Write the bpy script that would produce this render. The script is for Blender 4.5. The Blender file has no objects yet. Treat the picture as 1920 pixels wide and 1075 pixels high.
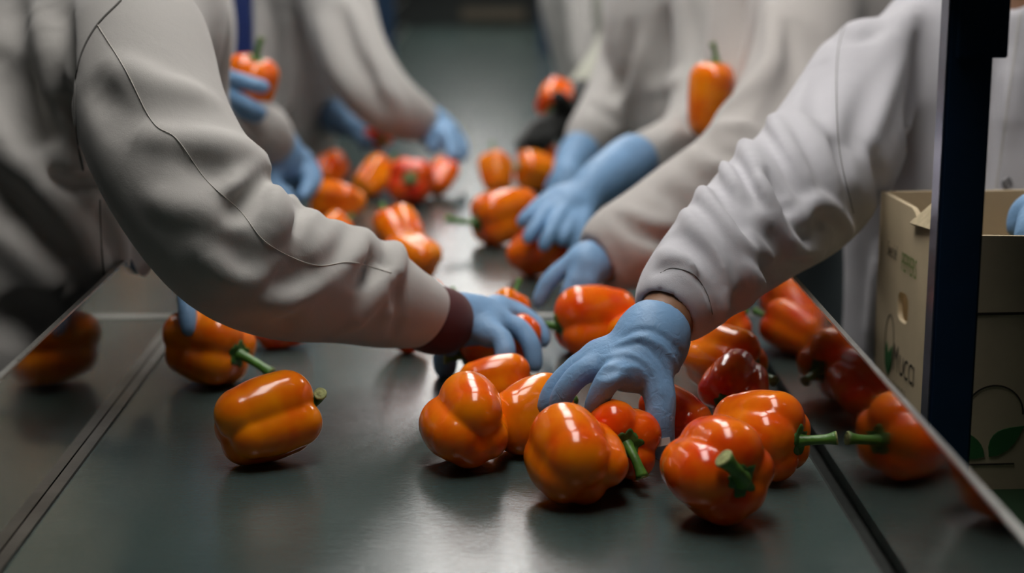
import bpy, math, random
import numpy as np
from mathutils import Vector, Matrix

# ------------------------------------------------------------------ camera, world, exposure
SC = bpy.context.scene
COL = SC.collection
FPX, CX, CY = 3200.0, 960.0, 537.5
ZB = 0.90                       # belt surface height above the floor
CAM = np.array([0.0, 0.0, ZB + 0.4623])
PITCH, YAW = math.radians(11.95), math.radians(0.98)
FWD = np.array([math.sin(YAW)*math.cos(PITCH), math.cos(YAW)*math.cos(PITCH), -math.sin(PITCH)])
RIGHT = np.array([math.cos(YAW), -math.sin(YAW), 0.0])
UP = np.cross(RIGHT, FWD)
cam_d = bpy.data.cameras.new('camera'); cam = bpy.data.objects.new('camera', cam_d); COL.objects.link(cam)
cam_d.sensor_width = 36.0; cam_d.lens = FPX/1920*36.0; cam_d.clip_start = 0.02; cam_d.clip_end = 60
m = Matrix.Identity(4)
for i in range(3):
    m[i][0], m[i][1], m[i][2], m[i][3] = RIGHT[i], UP[i], -FWD[i], CAM[i]
cam.matrix_world = m
cam_d.dof.use_dof = True; cam_d.dof.focus_distance = 1.47; cam_d.dof.aperture_fstop = 3.0
SC.camera = cam
W = bpy.data.worlds.new('world'); SC.world = W; W.use_nodes = True
W.node_tree.nodes['Background'].inputs[0].default_value = (0.55, 0.62, 0.66, 1)
W.node_tree.nodes['Background'].inputs[1].default_value = 0.04
SC.view_settings.view_transform = 'Standard'; SC.view_settings.look = 'None'
SC.view_settings.gamma = 1.0; SC.view_settings.use_curve_mapping = False
SC.view_settings.exposure = 0.15
LAMP = 9.5                     # emission strength of the tube diffusers

def P(px, py, zc):
    """the place seen at photo pixel (px, py) at depth zc metres in front of the lens"""
    return CAM + zc*(FWD + RIGHT*((px-CX)/FPX) + UP*((CY-py)/FPX))
def V(*a): return np.array(a, float)
def unit(v): v = np.asarray(v, float); return v/np.linalg.norm(v)

# ------------------------------------------------------------------ materials
def node_mat(name):
    mt = bpy.data.materials.new(name); mt.use_nodes = True
    nt = mt.node_tree; return mt, nt, nt.nodes['Principled BSDF']
def N(nt, t, **kw):
    n = nt.nodes.new(t)
    for k, v in kw.items():
        if k in n.inputs: n.inputs[k].default_value = v
        else: setattr(n, k, v)
    return n
def L(nt, a, ao, b, bi): nt.links.new(a.outputs[ao], b.inputs[bi])
def c4(c): return (c[0], c[1], c[2], 1)
def plain(name, col, rough=0.5, metal=0.0, var=0.12, scale=30, bump=0.0, bscale=200, spec=0.5, coat=0.0, stretch=None):
    mt, nt, b = node_mat(name)
    tc = N(nt, 'ShaderNodeTexCoord'); mp = N(nt, 'ShaderNodeMapping')
    if stretch: mp.inputs['Scale'].default_value = stretch
    L(nt, tc, 'Object', mp, 'Vector')
    nz = N(nt, 'ShaderNodeTexNoise', Scale=scale, Detail=4.0); L(nt, mp, 0, nz, 'Vector')
    rp = N(nt, 'ShaderNodeValToRGB'); L(nt, nz, 'Fac', rp, 0)
    rp.color_ramp.elements[0].position = 0.3; rp.color_ramp.elements[1].position = 0.7
    rp.color_ramp.elements[0].color = c4([x*(1-var) for x in col]); rp.color_ramp.elements[1].color = c4([min(1, x*(1+var)) for x in col])
    L(nt, rp, 0, b, 'Base Color')
    b.inputs['Roughness'].default_value = rough; b.inputs['Metallic'].default_value = metal
    b.inputs['Specular IOR Level'].default_value = spec; b.inputs['Coat Weight'].default_value = coat
    if bump:
        n2 = N(nt, 'ShaderNodeTexNoise', Scale=bscale, Detail=3.0); L(nt, mp, 0, n2, 'Vector')
        bp = N(nt, 'ShaderNodeBump', Strength=bump, Distance=0.002); L(nt, n2, 'Fac', bp, 'Height'); L(nt, bp, 0, b, 'Normal')
    return mt
def cloth(name, col, wr=0.12):
    mt, nt, b = node_mat(name)
    tc = N(nt, 'ShaderNodeTexCoord')
    nz = N(nt, 'ShaderNodeTexNoise', Scale=9.0, Detail=3.0); L(nt, tc, 'Object', nz, 'Vector')
    rp = N(nt, 'ShaderNodeValToRGB'); L(nt, nz, 'Fac', rp, 0)
    rp.color_ramp.elements[0].color = c4([x*0.93 for x in col]); rp.color_ramp.elements[1].color = c4([x*1.05 for x in col])
    L(nt, rp, 0, b, 'Base Color')
    b.inputs['Roughness'].default_value = 0.85; b.inputs['Specular IOR Level'].default_value = 0.2
    b.inputs['Sheen Weight'].default_value = 0.15
    n2 = N(nt, 'ShaderNodeTexNoise', Scale=900.0, Detail=2.0); L(nt, tc, 'Object', n2, 'Vector')
    n3 = N(nt, 'ShaderNodeTexNoise', Scale=28.0, Detail=3.0, Roughness=0.55, Distortion=0.6); L(nt, tc, 'Object', n3, 'Vector')
    b1 = N(nt, 'ShaderNodeBump', Strength=0.25, Distance=0.0006); L(nt, n2, 'Fac', b1, 'Height')
    b2 = N(nt, 'ShaderNodeBump', Strength=wr, Distance=0.006); L(nt, n3, 'Fac', b2, 'Height'); L(nt, b1, 0, b2, 'Normal'); L(nt, b2, 0, b, 'Normal')
    return mt
def glove_mat(name, col):
    mt, nt, b = node_mat(name)
    tc = N(nt, 'ShaderNodeTexCoord')
    nz = N(nt, 'ShaderNodeTexNoise', Scale=40.0, Detail=4.0); L(nt, tc, 'Object', nz, 'Vector')
    rp = N(nt, 'ShaderNodeValToRGB'); L(nt, nz, 'Fac', rp, 0)
    rp.color_ramp.elements[0].color = c4([x*0.85 for x in col]); rp.color_ramp.elements[1].color = c4([x*1.12 for x in col])
    L(nt, rp, 0, b, 'Base Color')
    b.inputs['Roughness'].default_value = 0.5; b.inputs['Specular IOR Level'].default_value = 0.35
    n3 = N(nt, 'ShaderNodeTexNoise', Scale=110.0, Detail=4.0, Distortion=1.5); L(nt, tc, 'Object', n3, 'Vector')
    b2 = N(nt, 'ShaderNodeBump', Strength=0.35, Distance=0.0025); L(nt, n3, 'Fac', b2, 'Height'); L(nt, b2, 0, b, 'Normal')
    return mt
def pepper_mat():
    mt, nt, b = node_mat('pepper_skin')
    oi = N(nt, 'ShaderNodeObjectInfo'); tc = N(nt, 'ShaderNodeTexCoord')
    nz = N(nt, 'ShaderNodeTexNoise', Scale=1.3, Detail=2.0); L(nt, tc, 'Object', nz, 'Vector')
    hs = N(nt, 'ShaderNodeHueSaturation', Hue=0.512, Saturation=1.0, Value=1.08); L(nt, oi, 'Color', hs, 'Color')
    h2 = N(nt, 'ShaderNodeHueSaturation', Hue=0.490, Saturation=1.0, Value=0.92); L(nt, oi, 'Color', h2, 'Color')
    mx = N(nt, 'ShaderNodeMix', data_type='RGBA')
    mr = N(nt, 'ShaderNodeMapRange'); mr.inputs['From Min'].default_value = 0.3; mr.inputs['From Max'].default_value = 0.7
    L(nt, nz, 'Fac', mr, 0); L(nt, mr, 0, mx, 0)
    nt.links.new(h2.outputs[0], mx.inputs[6]); nt.links.new(hs.outputs[0], mx.inputs[7]); nt.links.new(mx.outputs[2], b.inputs['Base Color'])
    b.inputs['Roughness'].default_value = 0.16; b.inputs['Specular IOR Level'].default_value = 0.55
    b.inputs['Subsurface Weight'].default_value = 0.12; b.inputs['Subsurface Radius'].default_value = (0.012, 0.004, 0.001); b.inputs['Subsurface Scale'].default_value = 1.0
    return mt
def belt_mat():
    mt, nt, b = node_mat('belt_surface')
    tc = N(nt, 'ShaderNodeTexCoord')
    mp = N(nt, 'ShaderNodeMapping'); mp.inputs['Scale'].default_value = (3, 40, 1); L(nt, tc, 'Object', mp, 'Vector')
    st = N(nt, 'ShaderNodeTexNoise', Scale=7.0, Detail=6.0, Roughness=0.7); L(nt, mp, 0, st, 'Vector')
    n1 = N(nt, 'ShaderNodeTexNoise', Scale=6.0, Detail=5.0); L(nt, tc, 'Object', n1, 'Vector')
    rp = N(nt, 'ShaderNodeValToRGB'); L(nt, n1, 'Fac', rp, 0)
    rp.color_ramp.elements[0].position = 0.35; rp.color_ramp.elements[1].position = 0.7
    rp.color_ramp.elements[0].color = (0.036, 0.060, 0.056, 1); rp.color_ramp.elements[1].color = (0.056, 0.082, 0.077, 1)
    sk = N(nt, 'ShaderNodeMapping'); sk.inputs['Scale'].default_value = (14, 90, 1); sk.inputs['Rotation'].default_value = (0, 0, 0.35); L(nt, tc, 'Object', sk, 'Vector')
    sn = N(nt, 'ShaderNodeTexNoise', Scale=4.0, Detail=6.0, Roughness=0.75); L(nt, sk, 0, sn, 'Vector')
    sr = N(nt, 'ShaderNodeMapRange'); sr.inputs['From Min'].default_value = 0.58; sr.inputs['From Max'].default_value = 0.74; L(nt, sn, 'Fac', sr, 0)
    sm_ = N(nt, 'ShaderNodeMix', data_type='RGBA'); nt.links.new(sr.outputs[0], sm_.inputs[0]); nt.links.new(rp.outputs[0], sm_.inputs[6])
    sm_.inputs[7].default_value = (0.085, 0.105, 0.098, 1); nt.links.new(sm_.outputs[2], b.inputs['Base Color'])
    mr = N(nt, 'ShaderNodeMapRange'); mr.inputs['From Min'].default_value = 0.3; mr.inputs['From Max'].default_value = 0.7
    mr.inputs['To Min'].default_value = 0.15; mr.inputs['To Max'].default_value = 0.24
    L(nt, st, 'Fac', mr, 0); L(nt, mr, 0, b, 'Roughness')
    b.inputs['Specular IOR Level'].default_value = 0.5
    ms = N(nt, 'ShaderNodeMapping'); ms.inputs['Scale'].default_value = (60, 260, 1); ms.inputs['Rotation'].default_value = (0, 0, 0.2); L(nt, tc, 'Object', ms, 'Vector')
    n3 = N(nt, 'ShaderNodeTexNoise', Scale=3.0, Detail=5.0); L(nt, ms, 0, n3, 'Vector')
    b2 = N(nt, 'ShaderNodeBump', Strength=0.22, Distance=0.001); L(nt, n3, 'Fac', b2, 'Height'); L(nt, b2, 0, b, 'Normal')
    return mt
def steel_mat(name, col, r0, r1, stretch=(40, 40, 2)):
    mt, nt, b = node_mat(name)
    tc = N(nt, 'ShaderNodeTexCoord')
    mp = N(nt, 'ShaderNodeMapping'); mp.inputs['Scale'].default_value = stretch; L(nt, tc, 'Object', mp, 'Vector')
    st = N(nt, 'ShaderNodeTexNoise', Scale=6.0, Detail=6.0, Roughness=0.65); L(nt, mp, 0, st, 'Vector')
    mr = N(nt, 'ShaderNodeMapRange'); mr.inputs['From Min'].default_value = 0.3; mr.inputs['From Max'].default_value = 0.75
    mr.inputs['To Min'].default_value = r0; mr.inputs['To Max'].default_value = r1
    L(nt, st, 'Fac', mr, 0); L(nt, mr, 0, b, 'Roughness')
    b.inputs['Base Color'].default_value = c4(col); b.inputs['Metallic'].default_value = 1.0
    return mt
M = {}
M['pepper'] = pepper_mat()
M['stem'] = plain('pepper_stem', (0.07, 0.19, 0.025), 0.42, var=0.35, scale=2.2, bump=0.3, bscale=7)
M['calyx'] = plain('pepper_calyx', (0.045, 0.13, 0.02), 0.5, var=0.3, scale=3, bump=0.3, bscale=9)
M['cut'] = plain('stem_cut', (0.32, 0.34, 0.13), 0.7, var=0.35, scale=9, bump=0.5, bscale=14)
M['coat_warm'] = cloth('coat_cloth_warm', (0.47, 0.455, 0.43))
M['coat_white'] = cloth('coat_cloth_white', (0.54, 0.535, 0.565))
M['coat_pink'] = cloth('coat_cloth_pinkish', (0.48, 0.455, 0.43))
M['coat_far'] = cloth('coat_cloth_far', (0.44, 0.43, 0.41))
M['coat_green'] = cloth('coat_cloth_greenish', (0.42, 0.43, 0.36))
M['seam'] = cloth('seam_thread', (0.55, 0.53, 0.48))
M['seam_dark'] = cloth('seam_cloth_dark', (0.16, 0.155, 0.145))  # dark cloth tone for the seam lines
M['burgundy'] = cloth('sweater_burgundy', (0.075, 0.016, 0.018))
M['trouser'] = cloth('trouser_teal_grey', (0.10, 0.125, 0.13))
M['glove'] = glove_mat('nitrile_blue', (0.20, 0.37, 0.60))
M['glove_black'] = glove_mat('nitrile_black', (0.012, 0.014, 0.013))
M['skin'] = plain('skin_brown', (0.26, 0.13, 0.07), 0.5, var=0.1, scale=40)
M['skin_dark'] = plain('skin_dark_brown', (0.11, 0.06, 0.045), 0.5, var=0.1, scale=40)
M['hair'] = plain('hair_dark', (0.02, 0.014, 0.01), 0.6, var=0.3, scale=60)
M['belt'] = belt_mat()
M['steel'] = steel_mat('steel_mirror', (0.43, 0.43, 0.41), 0.05, 0.13)
M['steel_edge'] = steel_mat('steel_edge', (0.55, 0.55, 0.52), 0.25, 0.45)
M['strip'] = plain('belt_strip_metal', (0.11, 0.105, 0.095), 0.4, metal=0.8, var=0.4, scale=12, bump=0.2, bscale=60)
M['gap'] = plain('dirty_gap', (0.010, 0.014, 0.012), 0.8, var=0.4, scale=60)
M['lacing'] = plain('belt_lacing', (0.30, 0.30, 0.28), 0.5, metal=0.4)
M['blue_dark'] = plain('blue_paint_dark', (0.006, 0.030, 0.075), 0.42, var=0.1)
M['blue'] = plain('blue_paint', (0.012, 0.035, 0.17), 0.4, var=0.1)
M['lit_side_tone'] = plain('post_painted_light', (0.45, 0.44, 0.55), 0.22, metal=0.9, var=0.15)  # pale glossy tone stands in for light and reflections on the post side
M['card'] = plain('cardboard', (0.60, 0.485, 0.315), 0.85, var=0.06, scale=25, bump=0.1, bscale=150)
M['card_edge'] = plain('cardboard_edge', (0.46, 0.38, 0.24), 0.9, var=0.15, scale=120)
M['ink'] = plain('print_ink_dark', (0.035, 0.025, 0.015), 0.8)
M['ink_green'] = plain('print_ink_green', (0.035, 0.16, 0.045), 0.8)
M['ink_lime'] = plain('print_ink_lime', (0.17, 0.24, 0.06), 0.8)
M['green_dark'] = plain('crate_green', (0.008, 0.03, 0.010), 0.5)
M['metal_ring'] = plain('snap_metal', (0.30, 0.30, 0.31), 0.3, metal=1.0)
M['snap_hole'] = plain('snap_core', (0.36, 0.35, 0.36), 0.6)
M['paper'] = plain('tag_paper', (0.60, 0.58, 0.54), 0.8)
M['floor'] = plain('concrete_floor', (0.045, 0.05, 0.05), 0.6, var=0.25, scale=3, bump=0.1, bscale=40)
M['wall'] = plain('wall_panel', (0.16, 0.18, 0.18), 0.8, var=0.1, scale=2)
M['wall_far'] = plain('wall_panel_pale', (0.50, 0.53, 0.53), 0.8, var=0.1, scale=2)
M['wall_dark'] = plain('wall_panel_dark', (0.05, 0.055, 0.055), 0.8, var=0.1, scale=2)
M['ceiling'] = plain('ceiling_panel', (0.26, 0.28, 0.28), 0.8, var=0.1, scale=2)
M['machine'] = plain('machine_dark', (0.012, 0.018, 0.017), 0.5, var=0.2)
M['plate'] = plain('plate_brown', (0.10, 0.085, 0.06), 0.6)
M['lamp_body'] = plain('lamp_housing', (0.6, 0.6, 0.6), 0.5)
mt, nt, b = node_mat('lamp_diffuser'); b.inputs['Emission Color'].default_value = (1.0, 0.965, 0.93, 1); b.inputs['Emission Strength'].default_value = LAMP; M['lamp'] = mt
mt, nt, b = node_mat('lamp_diffuser_warm'); b.inputs['Emission Color'].default_value = (1.0, 0.80, 0.52, 1); b.inputs['Emission Strength'].default_value = LAMP*0.42; M['lamp_warm'] = mt

# ------------------------------------------------------------------ object helpers
def mesh_obj(name, verts, faces, mat, parent=None, smooth=True):
    me = bpy.data.meshes.new(name)
    verts = np.asarray(verts, np.float32)
    if isinstance(faces, np.ndarray):
        nf = len(faces); k = faces.shape[1]
        me.vertices.add(len(verts)); me.vertices.foreach_set('co', verts.ravel())
        me.loops.add(nf*k); me.loops.foreach_set('vertex_index', faces.astype(np.int32).ravel())
        me.polygons.add(nf); me.polygons.foreach_set('loop_start', np.arange(0, nf*k, k, dtype=np.int32))
        me.update(calc_edges=True); me.validate()
    else:
        me.from_pydata(verts.tolist(), [], faces); me.update()
    me.polygons.foreach_set('use_smooth', np.full(len(me.polygons), smooth)); me.update()
    me.materials.append(M[mat])
    o = bpy.data.objects.new(name, me); COL.objects.link(o)
    if parent is not None:
        o.parent = parent
        o.matrix_parent_inverse = parent.matrix_world.inverted() if parent.type == 'EMPTY' else Matrix.Identity(4)
    return o
def tag(o, label, cat, group=None, kind=None):
    if label: o['label'] = label
    if cat: o['category'] = cat
    if group: o['group'] = group
    if kind: o['kind'] = kind
    return o
def empty(name, loc):
    o = bpy.data.objects.new(name, None); COL.objects.link(o); o.location = tuple(loc)
    o.matrix_world = Matrix.Translation(Vector(tuple(float(x) for x in loc))); o.empty_display_size = 0.05
    return o
def box(name, lo, hi, mat, parent=None, bev=0.0):
    lo = np.array(lo, float); hi = np.array(hi, float)
    if bev <= 0:
        v = [(x, y, z) for z in (lo[2], hi[2]) for y in (lo[1], hi[1]) for x in (lo[0], hi[0])]
        f = [(0, 2, 3, 1), (4, 5, 7, 6), (0, 1, 5, 4), (2, 6, 7, 3), (0, 4, 6, 2), (1, 3, 7, 5)]
        return mesh_obj(name, v, f, mat, parent, smooth=False)
    import bmesh
    bm = bmesh.new(); bmesh.ops.create_cube(bm, size=1.0)
    for vv in bm.verts:
        for i in range(3): vv.co[i] = lo[i] + (vv.co[i]+0.5)*(hi[i]-lo[i])
    bmesh.ops.bevel(bm, geom=list(bm.edges), offset=bev, segments=2, affect='EDGES')
    me = bpy.data.meshes.new(name); bm.to_mesh(me); bm.free(); me.materials.append(M[mat])
    o = bpy.data.objects.new(name, me); COL.objects.link(o)
    if parent is not None: o.parent = parent; o.matrix_parent_inverse = parent.matrix_world.inverted()
    return o
def tube(name, pts, radii, mat, parent=None, seg=10, cap=True, inv=True):
    pts = np.asarray(pts, float); n = len(pts)
    radii = np.full(n, radii) if np.isscalar(radii) else np.asarray(radii, float)
    tg = np.gradient(pts, axis=0); tg /= np.linalg.norm(tg, axis=1)[:, None] + 1e-12
    ref = V(0, 0, 1) if abs(tg[0][2]) < 0.9 else V(1, 0, 0)
    u = unit(np.cross(tg[0], ref)); vs = []
    for i in range(n):
        u = unit(u - tg[i]*np.dot(u, tg[i])); w = np.cross(tg[i], u)
        for k in range(seg):
            a = 2*math.pi*k/seg; vs.append(pts[i] + radii[i]*(math.cos(a)*u + math.sin(a)*w))
    fs = [(i*seg+k, i*seg+(k+1) % seg, (i+1)*seg+(k+1) % seg, (i+1)*seg+k) for i in range(n-1) for k in range(seg)]
    if cap: fs += [tuple(range(seg))[::-1], tuple((n-1)*seg+k for k in range(seg))]
    return mesh_obj(name, vs, fs, mat, parent)
def catmull(pts, sub=4):
    pts = np.asarray(pts, float)
    if len(pts) < 3: return pts
    p = np.vstack([2*pts[0]-pts[1], pts, 2*pts[-1]-pts[-2]]); out = []
    for i in range(1, len(p)-2):
        for t in np.linspace(0, 1, sub, endpoint=False):
            a, b_, c, d = p[i-1], p[i], p[i+1], p[i+2]
            out.append(0.5*((2*b_) + (c-a)*t + (2*a-5*b_+4*c-d)*t*t + (3*b_-a-3*c+d)*t**3))
    out.append(pts[-1]); return np.array(out)

# ------------------------------------------------------------------ smooth solids: distance fields turned into quads
FOLD = 3.3
class Solid:
    def __init__(s, res): s.res = res; s.ops = []; s.folds = []
    def cap(s, a, b, ra, rb, k=0.01, flat=None, sub=False):
        s.ops.append((np.asarray(a, float), np.asarray(b, float), ra, rb, k, flat, sub)); return s
    def chain(s, pts, radii, k=0.01, flat=None, smooth=True, sub=False):
        q = np.hstack([np.asarray(pts, float), np.asarray(radii, float)[:, None]])
        if smooth: q = catmull(q, 4)
        for i in range(len(q)-1): s.cap(q[i][:3], q[i+1][:3], q[i][3], q[i+1][3], k, flat, sub)
        return s
    def fold(s, px_pts, amp, w): s.folds.append((px_pts, amp, w)); return s
    def build(s):
        lo = np.full(3, 1e9); hi = -lo
        for a, b, ra, rb, k, flat, sub in s.ops:
            if sub: continue
            e = max(ra, rb)*(1.0 if flat is None else 1.0/min(1, flat[1])) + 3*s.res + (0.03 if s.folds else 0.0)
            lo = np.minimum(lo, np.minimum(a, b)-e); hi = np.maximum(hi, np.maximum(a, b)+e)
        s.lo = lo; n = np.ceil((hi-lo)/s.res).astype(int)+1; s.n = n
        s.ax = [lo[i]+s.res*np.arange(n[i]) for i in range(3)]
        s.F = np.full(tuple(n), 0.3, np.float32)
        for op in [o for o in s.ops if not o[6]] + [o for o in s.ops if o[6]]: s._apply(op)
        for f in s.folds: s._fold(*f)
        return s
    def _win(s, lo, hi):
        i0 = np.clip(np.floor((lo-s.lo)/s.res).astype(int), 0, s.n-1); i1 = np.clip(np.ceil((hi-s.lo)/s.res).astype(int)+1, 1, s.n)
        sl = tuple(slice(i0[i], i1[i]) for i in range(3))
        g = [s.ax[i][sl[i]].astype(np.float32).reshape([-1 if j == i else 1 for j in range(3)]) for i in range(3)]
        return sl, g
    def _apply(s, op):
        a, b, ra, rb, k, flat, sub = op
        mx = max(ra, rb)*(1.0 if flat is None else 1.0/min(1, flat[1])) + max(k, 0.030 if s.folds else 0.012) + 3*s.res
        sl, g = s._win(np.minimum(a, b)-mx, np.maximum(a, b)+mx)
        if min(x.size for x in g) == 0: return
        q = [g[i]-np.float32(a[i]) for i in range(3)]; ab = b-a
        if flat is not None:
            nn, sc = flat; dn = (q[0]*nn[0]+q[1]*nn[1]+q[2]*nn[2])*(1-sc)
            q = [q[i]-dn*nn[i] for i in range(3)]; ab = ab - nn*np.dot(ab, nn)*(1-sc)
        t = np.clip((q[0]*ab[0]+q[1]*ab[1]+q[2]*ab[2])/(np.dot(ab, ab)+1e-12), 0, 1)
        d = np.sqrt((q[0]-t*ab[0])**2+(q[1]-t*ab[1])**2+(q[2]-t*ab[2])**2) - (ra+(rb-ra)*t)
        F = s.F[sl]
        if sub:
            h = np.clip(k-np.abs(F+d), 0, None)/k; s.F[sl] = np.maximum(F, -d)+h*h*k*0.25
        else:
            h = np.clip(k-np.abs(F-d), 0, None)/k; s.F[sl] = np.minimum(F, d)-h*h*k*0.25
    def march(s, px, py, z0=0.5, z1=5.0):
        d = FWD + RIGHT*((px-CX)/FPX) + UP*((CY-py)/FPX)
        z = np.arange(z0, z1, 0.002); p = CAM+z[:, None]*d
        i = np.round((p-s.lo)/s.res).astype(int); ok = ((i >= 0) & (i < s.n)).all(1)
        v = np.full(len(z), 1.0); v[ok] = s.F[i[ok, 0], i[ok, 1], i[ok, 2]]
        w = np.where(v < 0)[0]
        if len(w) == 0: return None
        z = np.linspace(z[w[0]]-0.008, z[w[0]]+0.006, 29); p = CAM+z[:, None]*d; v = s.at(p); w = np.where(v < 0)[0]
        return p[w[0]] if len(w) else p[-1]
    def at(s, p):
        q = np.clip((p-s.lo)/s.res, 0, s.n-1.001); i = q.astype(int); t = q-i; o = 0
        for k in range(8):
            e = np.array([k & 1, (k >> 1) & 1, k >> 2]); w = np.prod(np.where(e, t, 1-t), axis=1)
            o = o + w*s.F[i[:, 0]+e[0], i[:, 1]+e[1], i[:, 2]+e[2]]
        return o
    def _fold(s, pts, amp, w):
        if len(pts[0]) == 2:
            q = catmull(np.array(pts, float), 5) if len(pts) > 2 else np.array([np.array(pts[0])+(np.array(pts[1])-np.array(pts[0]))*t for t in np.linspace(0, 1, 6)])
            c = [s.march(*p) for p in q]; hit = [i for i, x in enumerate(c) if x is not None]
            if not hit: return
            for i in range(len(c)):                              # a fold that runs over the edge of the arm keeps the depth of the edge
                if c[i] is None:
                    j = min(hit, key=lambda h: abs(h-i)); c[i] = P(q[i][0], q[i][1], float(np.dot(c[j]-CAM, FWD))+0.012)
        else: c = list(catmull(np.array(pts, float), 5))
        if len(c) < 2: return
        c = np.array(c); keep = [0]
        for i in range(1, len(c)):
            if np.linalg.norm(c[i]-c[keep[-1]]) < 0.12: keep.append(i)
        c = c[keep]
        if len(c) < 2: return
        sl, g = s._win(c.min(0)-2.6*w, c.max(0)+2.6*w)
        if min(x.size for x in g) == 0: return
        best = None; amps = None; n = len(c)
        tp = np.sin(np.linspace(0.12, math.pi-0.12, n))**0.6
        for i in range(n-1):
            q = [g[j]-np.float32(c[i][j]) for j in range(3)]; ab = c[i+1]-c[i]
            t = np.clip((q[0]*ab[0]+q[1]*ab[1]+q[2]*ab[2])/(np.dot(ab, ab)+1e-12), 0, 1)
            d2 = (q[0]-t*ab[0])**2+(q[1]-t*ab[1])**2+(q[2]-t*ab[2])**2; A = tp[i]+(tp[i+1]-tp[i])*t
            if best is None: best, amps = d2, A
            else:
                mk = d2 < best; best = np.where(mk, d2, best); amps = np.where(mk, A, amps)
        s.F[sl] -= (amp*FOLD*amps*np.exp(-best/(w*w))).astype(np.float32)
    def mesh(s, name, mat, parent=None, smooth=2):
        v, f = surface_nets(s.F); v = v*s.res+s.lo
        for _ in range(smooth): v = relax(v, f)
        return mesh_obj(name, v, f, mat, parent)
def surface_nets(F):
    ins = F < 0; n = F.shape
    c = np.zeros((n[0]-1, n[1]-1, n[2]-1), np.int8)
    for dx in (0, 1):
        for dy in (0, 1):
            for dz in (0, 1): c += ins[dx:n[0]-1+dx, dy:n[1]-1+dy, dz:n[2]-1+dz]
    act = (c > 0) & (c < 8); idx = np.argwhere(act)
    num = np.full(act.shape, -1, np.int32); num[act] = np.arange(len(idx))
    acc = np.zeros((len(idx), 3)); cnt = np.zeros(len(idx))
    corners = [(x, y, z) for x in (0, 1) for y in (0, 1) for z in (0, 1)]
    val = {k: F[idx[:, 0]+k[0], idx[:, 1]+k[1], idx[:, 2]+k[2]].astype(float) for k in corners}
    for k in corners:
        for ax in range(3):
            if k[ax] == 1: continue
            k2 = list(k); k2[ax] = 1; k2 = tuple(k2)
            a, b = val[k], val[k2]; mk = (a < 0) != (b < 0)
            t = np.where(mk, a/(np.where(mk, a-b, 1)), 0)
            p = np.tile(np.array(k, float), (len(idx), 1)); p[:, ax] += t
            acc += p*mk[:, None]; cnt += mk
    v = idx + acc/np.maximum(cnt, 1)[:, None]
    faces = []
    for ax in range(3):
        a = [slice(None)]*3; b = [slice(None)]*3; a[ax] = slice(0, -1); b[ax] = slice(1, None)
        i0 = ins[tuple(a)]; i1 = ins[tuple(b)]; e = np.argwhere(i0 != i1)
        u, w = (ax+1) % 3, (ax+2) % 3
        ok = (e[:, u] > 0) & (e[:, w] > 0) & (e[:, u] < n[u]-1) & (e[:, w] < n[w]-1); e = e[ok]
        def cell(du, dw):
            q = e.copy(); q[:, u] -= du; q[:, w] -= dw; return num[q[:, 0], q[:, 1], q[:, 2]]
        q = np.stack([cell(1, 1), cell(0, 1), cell(0, 0), cell(1, 0)], 1)
        fl = ~i0[e[:, 0], e[:, 1], e[:, 2]]; q[fl] = q[fl][:, ::-1]
        faces.append(q)
    f = np.vstack(faces); f = f[(f >= 0).all(1)]
    return v, f
def relax(v, f, lam=0.55):
    s = np.zeros_like(v); c = np.zeros(len(v))
    for i in range(4):
        a, b = f[:, i], f[:, (i+1) % 4]
        for j in range(3): s[:, j] += np.bincount(a, v[b, j], len(v)) + np.bincount(b, v[a, j], len(v))
        c += np.bincount(a, minlength=len(v)) + np.bincount(b, minlength=len(v))
    return v + lam*(s/np.maximum(c, 1)[:, None]-v)

# ------------------------------------------------------------------ the hall
def struct(name, lo, hi, mat, label):
    return tag(box(name, lo, hi, mat), label, None, kind='structure')
struct('floor', (-5, -3, -0.1), (5, 13, 0), 'floor', 'dark concrete floor of the packing hall')
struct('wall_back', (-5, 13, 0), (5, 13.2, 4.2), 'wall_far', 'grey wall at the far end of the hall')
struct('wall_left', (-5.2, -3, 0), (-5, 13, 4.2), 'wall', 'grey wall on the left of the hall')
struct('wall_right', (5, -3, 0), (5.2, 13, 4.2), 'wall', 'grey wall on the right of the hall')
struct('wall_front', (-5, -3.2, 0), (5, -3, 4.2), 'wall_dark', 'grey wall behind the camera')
struct('ceiling', (-5, -3, 4.2), (5, 13, 4.3), 'ceiling', 'grey ceiling above the packing line')

# ------------------------------------------------------------------ lamps hanging over the line
def lamp(x, y0, y1, z, wid, mat, label, group):
    r = empty('strip_lamp', (x, (y0+y1)/2, z)); tag(r, label, 'lamp', group)
    box('lamp_housing', (x-wid/2-0.02, y0-0.03, z+0.012), (x+wid/2+0.02, y1+0.03, z+0.07), 'lamp_body', r, 0.006)
    box('diffuser', (x-wid/2, y0, z), (x+wid/2, y1, z+0.011), mat, r)
    for yy in (y0+0.15, y1-0.15): tube('hanger', [(x, yy, z+0.07), (x, yy, 4.2)], 0.004, 'lamp_body', r, 6)
LY = [(0.75, 1.95), (2.25, 3.45), (3.75, 4.95), (5.55, 6.05), (6.75, 7.95), (8.25, 9.45)]
ords = ['first', 'second', 'third', 'fourth', 'fifth', 'sixth']
for i, (a, b_) in enumerate(LY):
    lamp(-0.04, a, b_, 2.62, 0.46, 'lamp', 'white strip lamp over the belt centre, %s from the camera' % ords[i], 'strip lamps over the belt')
for i, (a, b_) in enumerate([(6.0, 6.8), (7.6, 8.6)]):
    lamp(1.05, a, b_, 2.85, 0.30, 'lamp_warm', 'warm strip lamp above the right aisle, %s from the camera' % ords[i], 'warm aisle lamps')

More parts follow.
